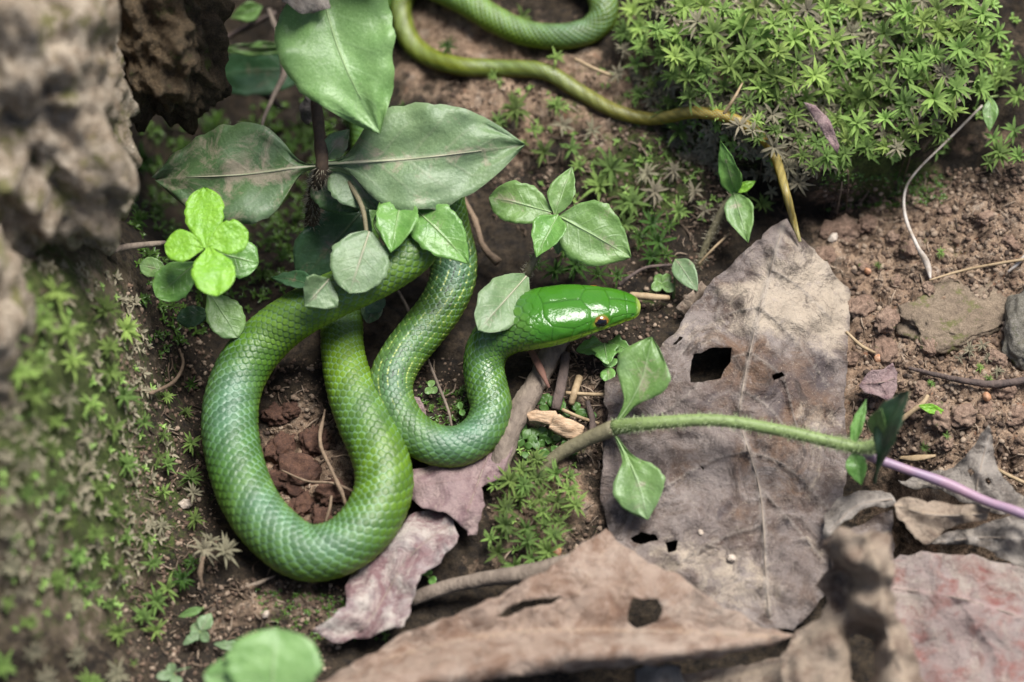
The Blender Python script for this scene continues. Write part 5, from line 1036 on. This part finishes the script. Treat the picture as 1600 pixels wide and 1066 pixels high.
# leafy liverwort under the wood chip
v, f, o = [], [], 0
for px, py in [p for p in scatter([(800,690),(830,670),(880,680),(900,700),(870,715),(830,715),(805,710)], 46, 9)] + scatter([(835,630),(870,630),(900,640),(930,665),(900,655),(850,640)], 16, 9):
    q, nn = G(px, py); a = random.uniform(0, 6.28); s = random.uniform(6, 10) * PX
    vv, ff, _, _ = leaf_mesh(q + np.array([0, 0, .001]), q + np.array([math.cos(a) * s * 2, math.sin(a) * s * 2, .001 + random.uniform(0, .0015)]), s * 2, 'round', roll=random.uniform(-25, 25), nu=7, nv=4)
    v.append(vv); f += [tuple(int(i) + o for i in t) for t in ff]; o += len(vv)
tag(mesh_obj('liverwort_mat', np.vstack(v), f, M['liverwort']), 'mat of tiny rounded dark green liverwort leaves around the wood chip', 'liverwort', kind='stuff')

# ------------------------------------------------------------------ loose crumbs and litter
v, f, o = [], [], 0
src = []
for k in range(10):
    a, b = lump((1, .8, .6), 1, .5, 1.5, k); src.append((a, b))
REG = [([(1280,290),(1600,250),(1600,760),(1400,740),(1340,700),(1330,450)], 5200, 1.0, 6.5), ([(180,440),(330,450),(340,900),(600,920),(500,1066),(200,1066)], 2600, 1, 5.5), ([(410,560),(500,560),(560,780),(500,820),(420,780)], 500, 1.2, 6), ([(640,560),(720,560),(740,650),(650,660)], 160, 1, 4),
       ([(690,130),(1000,110),(1180,330),(1060,500),(960,560),(950,700),(860,660),(800,640),(980,420),(760,300)], 2800, .9, 5), ([(760,740),(940,700),(950,860),(760,900)], 350, 1, 5), ([(940,600),(1330,500),(1300,960),(1000,880)], 380, .7, 2.2), ([(1390,880),(1600,900),(1600,1066),(1420,1066)], 260, 1, 4)]
for ri, (poly, n, r0, r1) in enumerate(REG):
    P_ = np.array(poly, float); lo, hi = P_.min(0), P_.max(0); c = 0
    while c < n:
        p = rng.uniform(lo, hi)
        if not inside(P_, p[None])[0]: continue
        c += 1; s = r0 + (r1 - r0) * rng.random() ** 3; q, nn = G(p[0], p[1])
        if ri == 6: continue
        sv, sf = src[random.randrange(10)]; a = random.uniform(0, 6.28); cs, sn = math.cos(a), math.sin(a)
        v.append((sv * s * PX) @ np.array([[cs, sn, 0], [-sn, cs, 0], [0, 0, 1]]) + q + np.array([0, 0, s * PX * .25])); f.append(sf + o); o += len(sv)
tag(mesh_obj('soil_crumbs', np.vstack(v), np.vstack(f), M['grain'], smooth=False), 'loose crumbs of brown soil scattered over the ground', 'soil', kind='stuff')
v, f, o = [], [], 0
for poly, n in [([(1280,300),(1600,260),(1600,760),(1340,740)], 300), ([(200,560),(330,560),(340,880),(560,930),(500,1066),(200,1066)], 240), ([(820,540),(980,560),(940,720),(850,690)], 280), ([(420,560),(740,560),(720,660),(540,800),(430,770)], 90), ([(700,120),(1180,200),(1080,420),(960,440),(740,330)], 220), ([(760,740),(940,700),(940,860),(760,900)], 40), ([(1000,100),(1320,160),(1300,280),(1100,240)], 80)]:
    P_ = np.array(poly, float); lo, hi = P_.min(0), P_.max(0); c = 0
    while c < n:
        p = rng.uniform(lo, hi)
        if not inside(P_, p[None])[0]: continue
        c += 1; q, nn = G(p[0], p[1]); a = random.uniform(0, 6.28); L = random.uniform(6, 28) * PX; d = np.array([math.cos(a), math.sin(a), 0]) * L
        m = q + d * .5 + np.array([random.uniform(-.2, .2) * L, random.uniform(-.2, .2) * L, 0]); e = drop(*(q + d)[:2])[0]; m = drop(*m[:2])[0]
        vv, ff = tube([q + [0, 0, .0005], m + [0, 0, .0009], e + [0, 0, .0005]], np.array([.6, 1, .5]) * random.uniform(.6, 1.6) * PX, sides=5, n=4)
        v.append(vv); f += [tuple(i + o for i in t) for t in ff]; o += len(vv)
tag(mesh_obj('litter_fibres', np.vstack(v), f, M['litter']), 'fine brown rootlets and plant fibres strewn over the soil', 'litter', kind='stuff')
